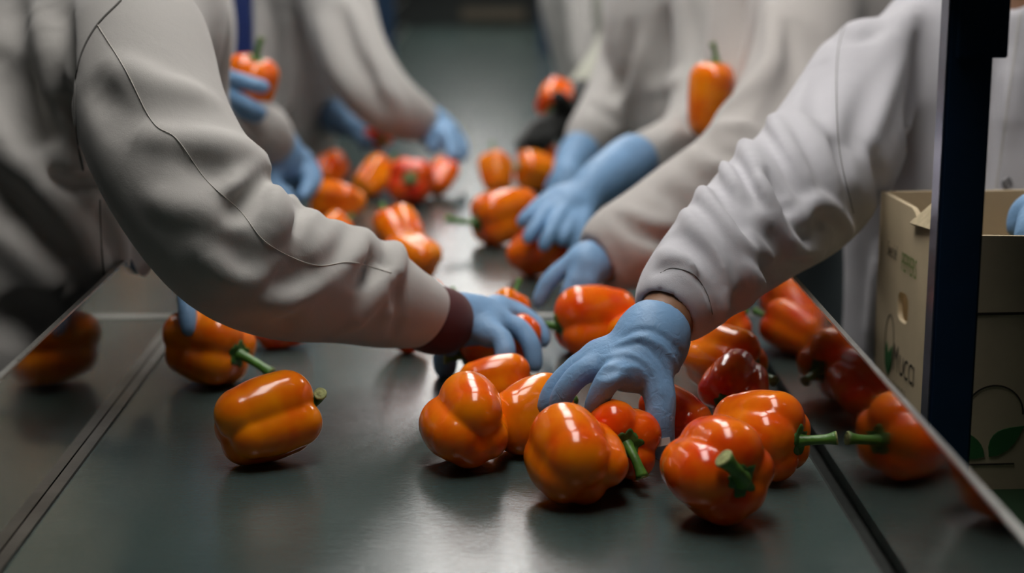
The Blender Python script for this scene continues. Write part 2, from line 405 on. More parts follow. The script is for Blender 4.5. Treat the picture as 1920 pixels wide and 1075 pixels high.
for sx, side in ((-3.0, 'left'), (3.0, 'right')):  # added fill lamps that raise the general light in the hall
    for i, (a, b_) in enumerate([(4.2, 5.8), (7.0, 8.6), (9.8, 11.4)]):
        lamp(sx, a, b_, 3.6, 0.60, 'lamp', 'added white fill lamp near the %s wall, %s from the camera' % (side, ords[i]), 'added fill lamps near the walls')

# ------------------------------------------------------------------ conveyor
XL, XR, YE, PH = -0.3635, 0.2990, 8.1, 0.1275
cv = empty('conveyor', (0, 3.5, 0)); tag(cv, 'long packing conveyor with dark green belt between polished steel side guards', 'conveyor')
box('belt', (-0.352, -0.6, ZB-0.012), (0.289, YE, ZB), 'belt', cv)
box('lacing_seam', (-0.35, 2.005, ZB-0.004), (0.287, 2.022, ZB+0.0012), 'lacing', cv)
box('slider_bed', (XL-0.002, -0.6, ZB-0.05), (XR+0.002, YE, ZB-0.0125), 'gap', cv)
for sgn, x in ((-1, XL), (1, XR)):
    a, b_ = (x-0.003, x) if sgn < 0 else (x, x+0.003)
    for j, (y0, y1) in enumerate(((-0.6, 2.60), (2.603, 5.4), (5.403, YE))):
        box('side_guard', (a, y0, ZB-0.10), (b_, y1, ZB+PH), 'steel', cv)
        box('guard_lip', (a-0.0015 if sgn < 0 else a-0.0005, y0, ZB+PH), (b_+0.0005 if sgn < 0 else b_+0.0010, y1, ZB+PH+0.002), 'steel_edge', cv)
    box('frame_beam', (x-0.05 if sgn < 0 else x+0.003, -0.6, ZB-0.22), (x-0.003 if sgn < 0 else x+0.05, YE, ZB-0.06), 'blue_dark', cv)
    for y in (0.1, 2.0, 3.9, 5.8, 7.7):
        box('leg', ((x-0.045) if sgn < 0 else (x+0.005), y, 0), ((x-0.005) if sgn < 0 else (x+0.045), y+0.04, ZB-0.22), 'blue_dark', cv)
# thin metal wear strip along the left edge of the belt and the rubber lip on the right
box('wear_strip', (XL+0.0008, -0.6, ZB-0.004), (-0.3525, 2.6, ZB+0.0022), 'strip', cv)
box('wear_strip', (XL+0.0008, 2.603, ZB-0.004), (-0.3525, YE, ZB+0.0022), 'strip', cv)
# far machine at the end of the belt
mc = empty('machine', (0, 8.6, 0)); tag(mc, 'dark machine housing at the far end of the belt', 'machine')
box('housing', (-0.75, 8.15, 0), (0.75, 9.3, 1.75), 'machine', mc, 0.01)
box('hood', (-0.55, 8.02, 1.12), (0.55, 8.15, 1.55), 'machine', mc, 0.01)
box('outfeed_plate', (-0.10, 8.10, 0.93), (0.20, 8.148, 0.985), 'plate', mc)

# ------------------------------------------------------------------ blue posts of the line
def post(px, zc, py0, py1, wpx, mat, label, deep=0.04, ztop=2.3, z0=0.0, parts=True):
    c = P(px, (py0+py1)/2, zc); w = wpx*zc/FPX
    r = empty('support_post', (c[0], c[1], z0)); tag(r, label, 'post', 'blue uprights beside the belt')
    box('upright', (c[0]-w/2, c[1]-deep/2, z0), (c[0]+w/2, c[1]+deep/2, ztop), mat, r, 0.002)
    box('base_plate', (c[0]-w/2-0.02, c[1]-deep/2-0.02, z0), (c[0]+w/2+0.02, c[1]+deep/2+0.02, z0+0.008), mat, r)
    return r, c, w
r, c, w = post(1796, 1.36, 0, 800, 83, 'blue_dark', 'dark blue steel upright in front of the cardboard carton on the right', deep=0.024)
box('lit_side_face', (c[0]-w/2-0.0012, c[1]-0.0105, 0.3), (c[0]-w/2-0.0002, c[1]+0.0105, 2.3), 'lit_side_tone', r)  # thin face colouring the upright's left side as brightly lit
box('bracket', (c[0]-w/2+0.006, c[1]-0.0160, 1.262), (c[0]+w/2+0.010, c[1]-0.0122, 1.75), 'blue_dark', r, 0.001)
box('bracket_edge', (c[0]+w/2+0.0005, c[1]-0.012, 1.262), (c[0]+w/2+0.010, c[1]+0.010, 1.75), 'blue_dark', r, 0.001)
tube('bolt', [c*0+V(c[0]+w/2+0.0105, c[1], 1.315), V(c[0]+w/2+0.0135, c[1], 1.315)], 0.005, 'blue_dark', r, 6)
us = empty('shade_shelf', (0.7, 0.95, 1.4)); tag(us, 'added unseen dark shelf above the right frame edge, shading the carton front', 'shelf')  # added out of view to keep lamp light off the carton front
box('shelf_board', (0.318, 0.42, 1.395), (1.15, 1.42, 1.415), 'machine', us, 0.002)
for y in (0.45, 1.38): box('hanger', (1.10, y, 1.415), (1.13, y+0.03, 4.2), 'machine', us)
post(457, 2.95, 0, 100, 33, 'blue', 'bright blue upright beside the orange pepper held up on the left')
post(722, 4.6, 0, 90, 36, 'blue_dark', 'dark blue upright behind the bent sleeve, left of the far belt')
post(1062, 5.0, 0, 130, 26, 'blue', 'blue upright left of the farthest white coat on the right')
post(1028, 6.3, 0, 60, 36, 'blue_dark', 'dark blue upright at the far right end of the belt')
post(1140, 4.7, 0, 60, 26, 'blue', 'blue upright right of the farthest white coat on the right')

# ------------------------------------------------------------------ bell peppers
def smin(a, b, k):
    h = np.clip(k-np.abs(a-b), 0, None)/k; return np.minimum(a, b)-h*h*k*0.25
def pepper_field(n, e, seed, deep=1.0, taper=0.78, spec=None, k=0.13, core=0.16):
    rg = random.Random(seed); lobes = []
    if spec:
        n = 0
        for ang, c, rt, zt, zb, rb in spec:
            d = V(math.cos(ang), math.sin(ang), 0); lobes.append((d*c+V(0, 0, zt*e), d*c*taper+V(0, 0, -zb*e), rt, rb))
    for i in range(n):
        ph = 2*math.pi*(i+rg.uniform(-0.10, 0.10))/n
        c = rg.uniform(0.35, 0.42)*(1.0 if n > 3 else 1.0); rt = rg.uniform(0.54, 0.61)*(1.0 if n > 3 else 1.06)
        zt = e*rg.uniform(0.46, 0.58); zb = -e*rg.uniform(0.46, 0.66)
        d = V(math.cos(ph), math.sin(ph), 0)
        lobes.append((d*c+V(0, 0, zt), d*c*taper+V(0, 0, zb), rt, rt*rg.uniform(0.84, 0.95)))
    def f(p):
        v = None
        for a, b, ra, rb in lobes+[(V(0, 0, core*e), V(0, 0, -0.46*e), 0.46, 0.38)]:
            ab = b-a; q = p-a; t = np.clip(q@ab/np.dot(ab, ab), 0, 1)
            bulge = 0.05*np.sin(math.pi*t)
            d = np.linalg.norm(q-t[:, None]*ab, axis=1)-(ra+(rb-ra)*t+bulge)
            v = d if v is None else smin(v, d, k)
        return v
    return f
def ray_root(f, dirs, org, lo, hi, it=26):
    a = np.full(len(dirs), lo); b = np.full(len(dirs), hi)
    for _ in range(it):
        mid = (a+b)/2; ins = f(org+dirs*mid[:, None]) < 0
        a = np.where(ins, mid, a); b = np.where(ins, b, mid)
    return (a+b)/2
ORANGE = (0.92, 0.165, 0.004); DEEP = (0.90, 0.118, 0.004); RED = (0.80, 0.07, 0.005); AMBER = (0.93, 0.205, 0.004)
PEPPERS = {}
def pepper(key, bbox, axis, label, n=4, roll=0.0, e=1.0, seed=1, zc=None, stem=None, slen=0.55, color=ORANGE, fine=True, group='orange bell peppers on the belt', lift=0.0, deep=1.0, taper=0.78, stem_on=True, sr=0.115, lobes=None, k=0.13, core=0.16):
    # orientation: axis given as (right, up, toward the camera)
    ax = unit(RIGHT*axis[0]+UP*axis[1]-FWD*axis[2])
    ref = UP if abs(np.dot(ax, UP)) < 0.85 else RIGHT
    x = unit(np.cross(ref, ax)); y = np.cross(ax, x)
    spec = None
    if lobes:                                                   # lobes told by the way they face: (right, up, toward), offset, radii, heights
        roll = 0.0; spec = []
        for (lr, lu, lt), *rest in lobes:
            dv = RIGHT*lr+UP*lu-FWD*lt; spec.append((math.atan2(np.dot(dv, y), np.dot(dv, x)), *rest))
    f = pepper_field(n, e, seed, deep, taper, spec, k, core)
    nu, nv = (80, 52) if fine else (48, 32)
    th = (np.arange(nv)+0.5)/nv*math.pi; ph = np.arange(nu)/nu*2*math.pi
    T, PHI = np.meshgrid(th, ph, indexing='ij')
    d = np.stack([np.sin(T)*np.cos(PHI), np.sin(T)*np.sin(PHI), np.cos(T)], -1).reshape(-1, 3)
    d = np.vstack([d, [[0, 0, 1], [0, 0, -1]]])
    v = d*ray_root(f, d, V(0, 0, 0), 0.05, 3.0)[:, None]
    fs = []
    for i in range(nv-1):
        for j in range(nu):
            k = (j+1) % nu; fs.append((i*nu+j, (i+1)*nu+j, (i+1)*nu+k, i*nu+k))
    t_, b_ = nv*nu, nv*nu+1
    for j in range(nu):
        k = (j+1) % nu; fs.append((t_, j, k)); fs.append((b_, (nv-1)*nu+k, (nv-1)*nu+j))
    cr, sr_ = math.cos(roll), math.sin(roll)
    R = np.stack([x*cr+y*sr_, y*cr-x*sr_, ax], 1)
    w = v@R.T; pr, pu = w@RIGHT, w@UP
    sx = (bbox[2]-bbox[0])/np.ptp(pr); sy = (bbox[3]-bbox[1])/np.ptp(pu); s_px = math.sqrt(sx*sy)
    orr, ou = (pr.max()+pr.min())/2, (pu.max()+pu.min())/2
    bx, by = (bbox[0]+bbox[2])/2, (bbox[1]+bbox[3])/2
    low = w[:, 2].min()
    def place(z):
        s = s_px*z/FPX; return P(bx, by, z)-s*(orr*RIGHT+ou*UP), s
    if zc is None:
        def g(z):
            c, s = place(z); return c[2]+s*low-ZB-lift
        zc = g(1e-6)/(g(1e-6)-g(1.0)); 
    c, s = place(zc)
    o = mesh_obj('bell_pepper', v, fs, 'pepper'); tag(o, label, 'bell pepper', group)
    mw = Matrix.Identity(4)
    for i in range(3):
        for j in range(3): mw[i][j] = R[i][j]*s
        mw[i][3] = c[i]
    o.matrix_world = mw; o.color = c4(color)
    PEPPERS[key] = (c, s, R, zc, o)
    if stem_on:
        zt = ray_root(f, np.array([[0, 0, 1.0]]), V(0, 0, 0), 0.05, 3.0)[0]
        # calyx: ragged green collar lying in the hollow at the stem end
        nr, ns = 5, 40; vs = []
        rg = random.Random(seed+7)
        rag = [1+0.14*math.cos(5*a+seed)+0.07*math.cos(9*a+seed*2)+rg.uniform(-0.08, 0.08) for a in ph[:1].tolist()*0+list(np.arange(ns)/ns*2*math.pi)]
        q = []
        for i in range(nr+1):
            for j in range(ns):
                a = 2*math.pi*j/ns; rr = 0.30*(i/nr)*rag[j] if i else 0.001
                q.append((rr*math.cos(a), rr*math.sin(a)))
        q = np.array(q); lo_ = np.full(len(q), 0.2); hi_ = np.full(len(q), 2.5)
        for _ in range(24):
            mid = (lo_+hi_)/2; ins = f(np.column_stack([q, mid])) < 0
            lo_ = np.where(ins, mid, lo_); hi_ = np.where(ins, hi_, mid)
        rad = np.hypot(q[:, 0], q[:, 1])
        z = lo_+0.018+0.10*np.exp(-(rad/0.12)**2)
        top = np.column_stack([q, z]); rim = top[-ns:].copy(); rim[:, 2] -= 0.06
        vs = np.vstack([top, rim])
        fc = [(i*ns+j, (i+1)*ns+j, (i+1)*ns+(j+1) % ns, i*ns+(j+1) % ns) for i in range(nr+1) for j in range(ns)]
        mesh_obj('calyx', vs, fc, 'calyx', o)
        sd = axis if stem is None else stem
        dv = unit(RIGHT*sd[0]+UP*sd[1]-FWD*sd[2])@R       # into the pepper's own frame
        st = V(0, 0, zt+0.0); tip = st+V(0, 0, 0.22)+dv*slen; ct = st+V(0, 0, 0.30)+dv*slen*0.30
        tt = np.linspace(0, 1, 12)[:, None]
        cur = (1-tt)**2*st+2*tt*(1-tt)*ct+tt**2*tip
        rd = sr*(1.0+0.45*np.exp(-(tt[:, 0]/0.14)**2)-0.12*np.sin(math.pi*tt[:, 0])+0.28*np.clip((tt[:, 0]-0.8)/0.2, 0, 1)**1.0)
        so = tube('stem', cur, rd, 'stem', o, 14)
        # ribbed, cut end
        tg = unit(cur[-1]-cur[-2]); u = unit(np.cross(tg, V(0.3, 0.5, 0.8))); wv = np.cross(tg, u); ev = [tip+tg*0.030]; re = rd[-1]
        rings = [(0.45, 0.030), (0.62, 0.014), (0.80, 0.030), (0.97, 0.018), (1.01, -0.01)]
        for rr, hh in rings:
            for j in range(16):
                a = 2*math.pi*j/16; ev.append(tip+tg*hh+re*rr*(1+0.03*math.sin(5*a))*(math.cos(a)*u+math.sin(a)*wv))
        ef = [(0, 1+j, 1+(j+1) % 16) for j in range(16)]
        for i in range(len(rings)-1): ef += [(1+i*16+j, 1+(i+1)*16+j, 1+(i+1)*16+(j+1) % 16, 1+i*16+(j+1) % 16) for j in range(16)]
        mesh_obj('stem_end', ev, ef, 'cut', so)
    return o
GB = 'orange bell peppers on the belt'
# in front, in focus
pepper('A', (403, 693, 603, 873), (0.86, 0.26, -0.45), 'single orange bell pepper lying alone on the left front of the belt', e=1.05, seed=11, k=0.07, taper=0.9, lobes=[((-0.30, 0.80, 0.50), 0.36, 0.62, 0.50, 0.50, 0.58), ((0.25, -0.60, 0.75), 0.40, 0.52, 0.58, 0.42, 0.50), ((-0.1, -0.9, -0.2), 0.40, 0.54, 0.48, 0.52, 0.50), ((0, 0.1, -1), 0.34, 0.55, 0.5, 0.5, 0.52)], stem=(0.25, 0.55, 0.80), slen=0.42, color=AMBER)
pepper('B', (780, 700, 958, 872), (-0.22, 0.22, -0.95), 'orange three-lobed bell pepper with blossom end facing the camera, left of the reaching hand', e=0.80, seed=5, k=0.07, taper=0.92, core=0.2, lobes=[((0.10, 1, 0), 0.39, 0.62, 0.5, 0.58, 0.57), ((-0.9, -0.30, 0), 0.40, 0.62, 0.5, 0.64, 0.56), ((0.80, -0.60, 0), 0.40, 0.56, 0.5, 0.50, 0.48), ((-0.2, -1, 0), 0.38, 0.54, 0.5, 0.60, 0.50)], color=ORANGE)
pepper('C', (922, 694, 1078, 856), (0.75, 0.25, -0.6), 'smooth amber bell pepper right of the three-lobed one, under the fingertips', slen=0.12, e=0.95, seed=21, k=0.2, lobes=[((-0.2, 0.8, 0.6), 0.30, 0.68, 0.5, 0.5, 0.64), ((-0.2, -0.6, 0.7), 0.34, 0.60, 0.5, 0.55, 0.58), ((0.2, -0.3, -1), 0.3, 0.6, 0.5, 0.5, 0.55)], color=AMBER)
pepper('D', (852, 668, 1003, 768), (0.9, 0.1, -0.2), 'orange bell pepper lying behind the three-lobed pepper', slen=0.15, n=4, roll=0.5, e=1.1, seed=8, color=ORANGE)
pepper('E', (977, 760, 1182, 941), (-0.30, 0.45, -0.85), 'largest amber-orange bell pepper at the front with a long bright highlight', slen=0.12, e=0.84, seed=14, k=0.09, taper=0.95, lobes=[((-0.45, 0.85, 0.3), 0.26, 0.76, 0.5, 0.40, 0.72), ((0.95, -0.15, 0.2), 0.54, 0.50, 0.45, 0.52, 0.48), ((0.15, -0.9, -0.3), 0.38, 0.54, 0.5, 0.50, 0.50), ((-0.9, -0.45, 0), 0.44, 0.60, 0.5, 0.44, 0.58)], color=ORANGE)
pepper('F', (1088, 737, 1229, 908), (0.25, 0.0, 0.95), 'orange bell pepper with drooping green stem under the gloved thumb', e=0.9, seed=31, k=0.07, core=0.05, lobes=[((-0.35, 0.95, 0), 0.42, 0.52, 0.50, 0.5, 0.5), ((0.9, 0.40, 0), 0.44, 0.50, 0.52, 0.5, 0.48), ((0.65, -0.8, 0), 0.44, 0.48, 0.52, 0.5, 0.46), ((-0.8, -0.6, 0), 0.42, 0.52, 0.5, 0.5, 0.5)], stem=(0.35, -0.9, 0.25), slen=0.75, color=DEEP)
pepper('G', (1232, 785, 1456, 974), (0.36, -0.12, 0.92), 'orange bell pepper at the front right, thick green stem pointing up at the camera', e=0.88, seed=9, k=0.065, core=0.02, taper=0.85, lobes=[((0.15, 1.0, 0), 0.38, 0.62, 0.42, 0.5, 0.58), ((-1.0, -0.05, 0), 0.42, 0.64, 0.46, 0.5, 0.56), ((-0.15, -1.0, 0), 0.42, 0.56, 0.52, 0.45, 0.54), ((0.75, -0.80, 0), 0.42, 0.50, 0.48, 0.45, 0.50), ((1.0, 0.05, 0), 0.44, 0.50, 0.42, 0.4, 0.50)], stem=(-0.62, 0.62, 0.45), slen=0.72, color=DEEP, sr=0.15)
pepper('H', (1328, 727, 1516, 902), (0.72, -0.02, 0.60), 'bright orange bell pepper beside the steel guard, cut stem pointing right', e=0.98, seed=17, k=0.065, core=0.04, lobes=[((-0.15, 1, 0.0), 0.42, 0.58, 0.48, 0.45, 0.56), ((-0.6, 0.15, 0.8), 0.40, 0.58, 0.50, 0.48, 0.52), ((-0.1, -0.85, 0.5), 0.44, 0.48, 0.56, 0.45, 0.46), ((0.5, -0.5, -0.7), 0.42, 0.48, 0.5, 0.5, 0.45), ((0.5, 0.4, -0.7), 0.42, 0.48, 0.5, 0.5, 0.45)], stem=(0.95, 0.12, 0.2), slen=0.62, color=ORANGE)
pepper('I', (1205, 712, 1332, 856), (-0.6, 0.3, -0.6), 'deep red-orange bell pepper right of the gloved thumb', slen=0.12, n=4, roll=0.4, e=1.15, seed=23, color=RED)
pepper('J', (1268, 615, 1450, 742), (0.72, -0.22, 0.62), 'orange bell pepper behind the wrist, nearest the steel guard', e=0.98, seed=26, k=0.10, core=0.0, lobes=[((-0.1, 1, 0.2), 0.46, 0.54, 0.50, 0.5, 0.52), ((-0.7, 0.1, 0.7), 0.42, 0.54, 0.45, 0.5, 0.5), ((0, -0.9, 0.3), 0.44, 0.48, 0.5, 0.5, 0.45), ((0.5, 0.2, -0.8), 0.44, 0.5, 0.52, 0.5, 0.45)], stem=(0.6, -0.35, 0.6), slen=0.6, color=ORANGE)
pepper('K', (1288, 669, 1462, 782), (-0.35, -0.45, 0.8), 'red-orange bell pepper wedged between two others by the steel guard', e=0.95, seed=29, k=0.07, core=0.05, lobes=[((-0.2, 0.9, 0.4), 0.42, 0.54, 0.50, 0.5, 0.5), ((0.9, -0.1, 0.3), 0.46, 0.50, 0.50, 0.5, 0.46), ((-0.9, 0.1, 0), 0.42, 0.48, 0.5, 0.5, 0.45), ((0, -0.9, -0.4), 0.42, 0.48, 0.5, 0.5, 0.45)], color=RED, stem=(-0.1, -0.5, 0.8), slen=0.3)
pepper('V', (1292, 560, 1412, 668), (0.5, 0.3, -0.6), 'orange bell pepper half hidden behind the white sleeve at the guard', n=4, roll=0.3, e=1.0, seed=41, color=DEEP)
pepper('Wx', (1250, 516, 1368, 634), (0.2, 0.6, -0.6), 'orange bell pepper behind the nearest white sleeve, mostly hidden, by the guard', n=4, roll=0.6, e=1.0, seed=87, color=DEEP)
pepper('L', (1043, 530, 1192, 672), (-0.93, -0.05, 0.25), 'round orange bell pepper behind the blue wrist, stem end on the left', e=0.88, seed=33, k=0.08, lobes=[((0, 0.85, 0.45), 0.34, 0.66, 0.5, 0.5, 0.62), ((0, -0.70, 0.75), 0.42, 0.52, 0.52, 0.48, 0.5), ((0, -0.4, -0.9), 0.38, 0.55, 0.5, 0.5, 0.5)], stem=(-0.8, 0.1, 0.4), slen=0.25, color=DEEP)
pepper('Mm', (1128, 570, 1262, 672), (0.7, 0.2, -0.4), 'orange bell pepper hidden behind the blue glove cuff', n=4, roll=0.3, e=1.0, seed=35, color=ORANGE)
pepper('N', (856, 588, 1023, 708), (-0.92, -0.25, 0.15), 'red-orange bell pepper gripped from above by the left gloved hand', n=4, roll=0.5, e=1.05, seed=37, stem=(-0.9, -0.15, 0.35), slen=0.35, color=DEEP)
pepper('N1', (898, 546, 1002, 640), (0.3, 0.8, -0.4), 'orange bell pepper just behind the left gloved hand', n=4, roll=0.3, e=1.0, seed=39, color=AMBER)
pepper('Pp', (299, 582, 484, 718), (0.80, -0.12, 0.52), 'orange bell pepper by the left steel guard with a long green stem', e=1.05, seed=43, k=0.08, core=0.04, lobes=[((-0.25, 0.8, 0.45), 0.38, 0.60, 0.50, 0.5, 0.56), ((-0.15, -0.7, 0.7), 0.42, 0.52, 0.56, 0.40, 0.48), ((0.2, 0.3, -0.9), 0.40, 0.55, 0.5, 0.5, 0.5), ((0.3, -0.8, -0.5), 0.40, 0.50, 0.5, 0.5, 0.45)], stem=(0.78, -0.5, 0.3), slen=0.85, color=AMBER)
pepper('Q', (478, 560, 584, 656), (0.9, 0.3, -0.3), 'red bell pepper under the bent white sleeve', n=4, e=1.1, seed=45, color=RED)
pepper('R', (706, 560, 806, 662), (-0.3, 0.6, 0.5), 'red bell pepper behind the burgundy cuff', n=4, e=1.0, seed=47, color=RED)
# farther back, blurred
pepper('O1', (688, 390, 809, 482), (-0.4, 0.6, -0.6), 'orange bell pepper behind its paler twin in mid belt', n=4, roll=0.4, e=0.95, seed=51, color=ORANGE, fine=False)
pepper('O2', (716, 437, 831, 527), (-0.8, 0.2, -0.5), 'amber bell pepper nearest the elbow in mid belt', n=3, roll=0.3, e=0.95, seed=53, color=AMBER, fine=False)
pepper('O3', (752, 520, 842, 610), (0.6, 0.3, -0.5), 'orange bell pepper peeking out above the burgundy cuff', n=4, e=1.0, seed=54, color=ORANGE, fine=False)
pepper('S1', (584, 282, 657, 352), (0.2, 0.5, -0.7), 'red-orange bell pepper right of the cupped blue glove', n=4, roll=0.5, e=1.0, seed=55, color=DEEP, fine=False)
pepper('S2', (582, 335, 686, 420), (-0.7, 0.1, -0.5), 'glossy orange bell pepper below the red-orange one on the left', n=3, roll=0.9, e=1.0, seed=57, color=ORANGE, fine=False)
pepper('S3', (588, 394, 662, 470), (0.4, 0.4, -0.5), 'amber bell pepper just showing above the white sleeve', n=4, e=1.0, seed=58, color=AMBER, fine=False)
pepper('S4', (660, 287, 746, 372), (0.5, 0.6, -0.5), 'yellowish orange bell pepper in the back row, left of the stem-facing one', n=4, roll=0.2, e=1.0, seed=59, color=AMBER, fine=False)
pepper('S5', (730, 293, 812, 386), (0.05, 0.05, 1.0), 'red-orange bell pepper in the back row with its stem facing the camera', n=4, roll=0.6, e=0.85, seed=61, slen=0.18, color=RED, fine=False)
pepper('S6', (796, 290, 859, 373), (0.3, 0.6, -0.5), 'orange bell pepper at the right end of the back row under the far glove', n=4, e=1.1, seed=63, color=DEEP, fine=False)
pepper('S7', (680, 228, 738, 284), (0.3, -0.3, 0.8), 'small red pepper in the far left glove, half hidden by the sleeve', n=4, e=1.0, seed=64, zc=3.16, color=RED, fine=False, group='bell peppers held in hands')
pepper('T1', (892, 285, 966, 362), (-0.1, 0.8, -0.3), 'amber bell pepper at the left of the right-hand cluster', n=4, roll=0.3, e=1.1, seed=65, color=AMBER, fine=False)
pepper('T2', (967, 279, 1057, 360), (-0.85, 0.1, 0.3), 'orange bell pepper beside the blue fingers in the right-hand cluster', n=4, roll=0.3, e=1.0, seed=67, color=AMBER, fine=False)
pepper('T3', (967, 253, 1046, 326), (0.0, 0.15, 1.0), 'red-orange bell pepper with stem facing the camera in the black glove', n=4, roll=0.2, e=0.85, seed=69, slen=0.15, color=DEEP, fine=False)
pepper('T4', (889, 345, 1006, 467), (-0.90, -0.28, 0.45), 'orange bell pepper with a long green stem pointing left in mid belt', n=4, roll=0.75, e=0.95, seed=71, stem=(-0.95, 0.18, 0.2), slen=0.85, color=ORANGE, fine=False)
pepper('T5', (947, 413, 1074, 516), (0.75, 0.30, 0.55), 'red-orange bell pepper grasped by the spread blue fingers', n=4, roll=0.2, e=0.95, seed=73, stem=(0.4, 0.6, 0.5), slen=0.4, color=DEEP, fine=False)
pepper('T7', (1052, 232, 1108, 300), (0.3, 0.6, 0.4), 'red-orange bell pepper behind the black glove', n=4, e=1.0, seed=75, color=DEEP, fine=False)
GH = 'bell peppers held in hands'
pepper('T6', (1002, 145, 1078, 226), (-0.2, -0.5, 0.6), 'red-orange bell pepper held up by the black glove', n=4, roll=0.4, e=0.95, seed=77, zc=3.25, color=DEEP, fine=False, group=GH, slen=0.3)
pepper('U1', (414, 98, 523, 232), (0.28, 0.85, 0.30), 'orange bell pepper held up in a blue glove beside the blue post', n=4, roll=0.4, e=1.1, seed=79, zc=2.48, stem=(0.25, 0.9, 0.1), slen=0.55, color=ORANGE, fine=False, group=GH)
pepper('U2', (1292, 112, 1378, 264), (0.16, 0.95, 0.10), 'tall amber bell pepper held upright behind the bent white sleeve', n=3, roll=0.3, e=1.55, seed=81, k=0.35, taper=0.35, zc=2.42, stem=(-0.35, 0.9, 0.1), slen=0.55, color=AMBER, fine=False, group=GH)

# ------------------------------------------------------------------ cardboard carton with printed logo
def flat_curve(name, splines, thick, mat, parent, frame, smooth=False):
    """a flat board or print: closed outlines (holes allowed) in the frame's own plane, given a thickness"""
    cu = bpy.data.curves.new(name, 'CURVE'); cu.dimensions = '2D'; cu.fill_mode = 'BOTH'; cu.extrude = thick/2
    for pts in splines:
        sp = cu.splines.new('POLY'); sp.points.add(len(pts)-1); sp.use_cyclic_u = True
        for i, (x, y) in enumerate(pts): sp.points[i].co = (x, y, 0, 1)
    return curve_mesh(name, cu, mat, parent, frame)
def curve_mesh(name, cu, mat, parent, frame):
    tmp = bpy.data.objects.new('tmp', cu); COL.objects.link(tmp)
    me = bpy.data.meshes.new_from_object(tmp.evaluated_get(bpy.context.evaluated_depsgraph_get())); bpy.data.objects.remove(tmp); bpy.data.curves.remove(cu)
    me.name = name; me.materials.clear(); me.materials.append(M[mat])
    o = bpy.data.objects.new(name, me); COL.objects.link(o)
    o.parent = parent; o.matrix_parent_inverse = parent.matrix_world.inverted() if parent.type == 'EMPTY' else Matrix.Identity(4)
    o.matrix_world = frame if parent.type == 'EMPTY' else frame
    return o
def text(name, body, size, mat, parent, frame, at=(0, 0), shear=0.0, space=1.0, bold=0.0, sx=1.0):
    cu = bpy.data.curves.new(name, 'FONT'); cu.body = body; cu.size = size; cu.shear = shear; cu.space_character = space; cu.offset = bold; cu.resolution_u = 3
    return curve_mesh(name, cu, mat, parent, frame @ Matrix.Translation((at[0], at[1], 0.0)) @ Matrix.Diagonal((sx, 1, 1, 1)))
def frame_of(o, ux, uy):
    ux = unit(ux); uy = unit(uy - ux*np.dot(ux, uy)); uz = np.cross(ux, uy)
    m_ = Matrix.Identity(4)
    for i in range(3): m_[i][0], m_[i][1], m_[i][2], m_[i][3] = ux[i], uy[i], uz[i], o[i]
    return m_
def ell(cx, cy, rx, ry, n=28, a0=0, a1=2*math.pi): return [(cx+rx*math.cos(a), cy+ry*math.sin(a)) for a in np.linspace(a0, a1, n, endpoint=(a1-a0 < 6.2))]
def leaf(cx, cy, l, w, ang, n=9):
    pts = []
    for t in np.linspace(0, 1, n): pts.append((l*t, w*math.sin(math.pi*t**0.8)))
    for t in np.linspace(1, 0, n)[1:-1]: pts.append((l*t, -0.55*w*math.sin(math.pi*t**0.8)))
    ca, sa = math.cos(ang), math.sin(ang)
    return [(cx+x*ca-y*sa, cy+x*sa+y*ca) for x, y in pts]
CT = 0.005
bl = P(1655, 362, 1.74); fl_ = P(1806, 438, 1.50); ztop = (bl[2]+fl_[2])/2; ZS = 0.862
dirx = unit(V(fl_[0]-bl[0], fl_[1]-bl[1], 0)); DL = float(np.linalg.norm((fl_-bl)[:2])); WL = 0.40
dirw = V(-dirx[1], dirx[0], 0); dirw = dirw if dirw[0] > 0 else -dirw; HC = ztop-ZS
o0 = V(bl[0], bl[1], ZS)
ct = empty('carton', o0+dirx*DL/2+dirw*WL/2); tag(ct, 'open tan cardboard produce carton with green leaf logo behind the blue upright', 'carton')
up = V(0, 0, 1)
fL = frame_of(o0, dirx, up)                                   # left board, seen from the belt: x runs towards the camera
hole = [(0.085+0.0165*math.copysign(abs(math.cos(t))**0.6, math.cos(t)), HC-0.102+0.0150*math.copysign(abs(math.sin(t))**0.6, math.sin(t))) for t in np.linspace(0, 2*math.pi, 28, endpoint=False)]
notch = [(0, 0), (DL, 0), (DL, HC), (DL*0.74, HC), (DL*0.70, HC-0.014), (DL*0.50, HC-0.012), (DL*0.44, HC-0.003), (DL*0.40, HC), (0, HC)]
side = flat_curve('side_board', [notch, hole], CT, 'card', ct, fL @ Matrix.Translation((0, 0, -CT/2)))
side['label'] = 'printed side board with oval hand hole'
fF = frame_of(o0+dirx*DL, dirw, up)                            # end board facing the camera
flat_curve('end_board', [[(CT*0, 0), (WL, 0), (WL, HC-0.004), (WL*0.35, HC-0.006), (WL*0.2, HC-0.002), (0, HC)]], CT, 'card', ct, fF @ Matrix.Translation((0, 0, CT/2)))
flat_curve('end_board', [[(0, 0), (WL, 0), (WL, HC), (0, HC)]], CT, 'card', ct, frame_of(o0, dirw, up) @ Matrix.Translation((0, 0, -CT/2)))
flat_curve('side_board', [[(0, 0), (DL, 0), (DL, HC), (0, HC)]], CT, 'card', ct, frame_of(o0+dirw*WL, dirx, up) @ Matrix.Translation((0, 0, CT/2)))
flat_curve('bottom_board', [[(0, 0), (DL, 0), (DL, WL), (0, WL)]], CT, 'card', ct, frame_of(o0+V(0, 0, CT/2), dirx, dirw))
tab = flat_curve('flap_tab', [[(0, 0), (0.055, 0.004), (0.052, 0.030), (0.012, 0.034)]], 0.003, 'card_edge', ct, frame_of(o0+dirx*DL*0.44+V(0, 0, HC-0.014)-dirw*0.004, dirx, dirw*0.8+V(0, 0, 0.9)))
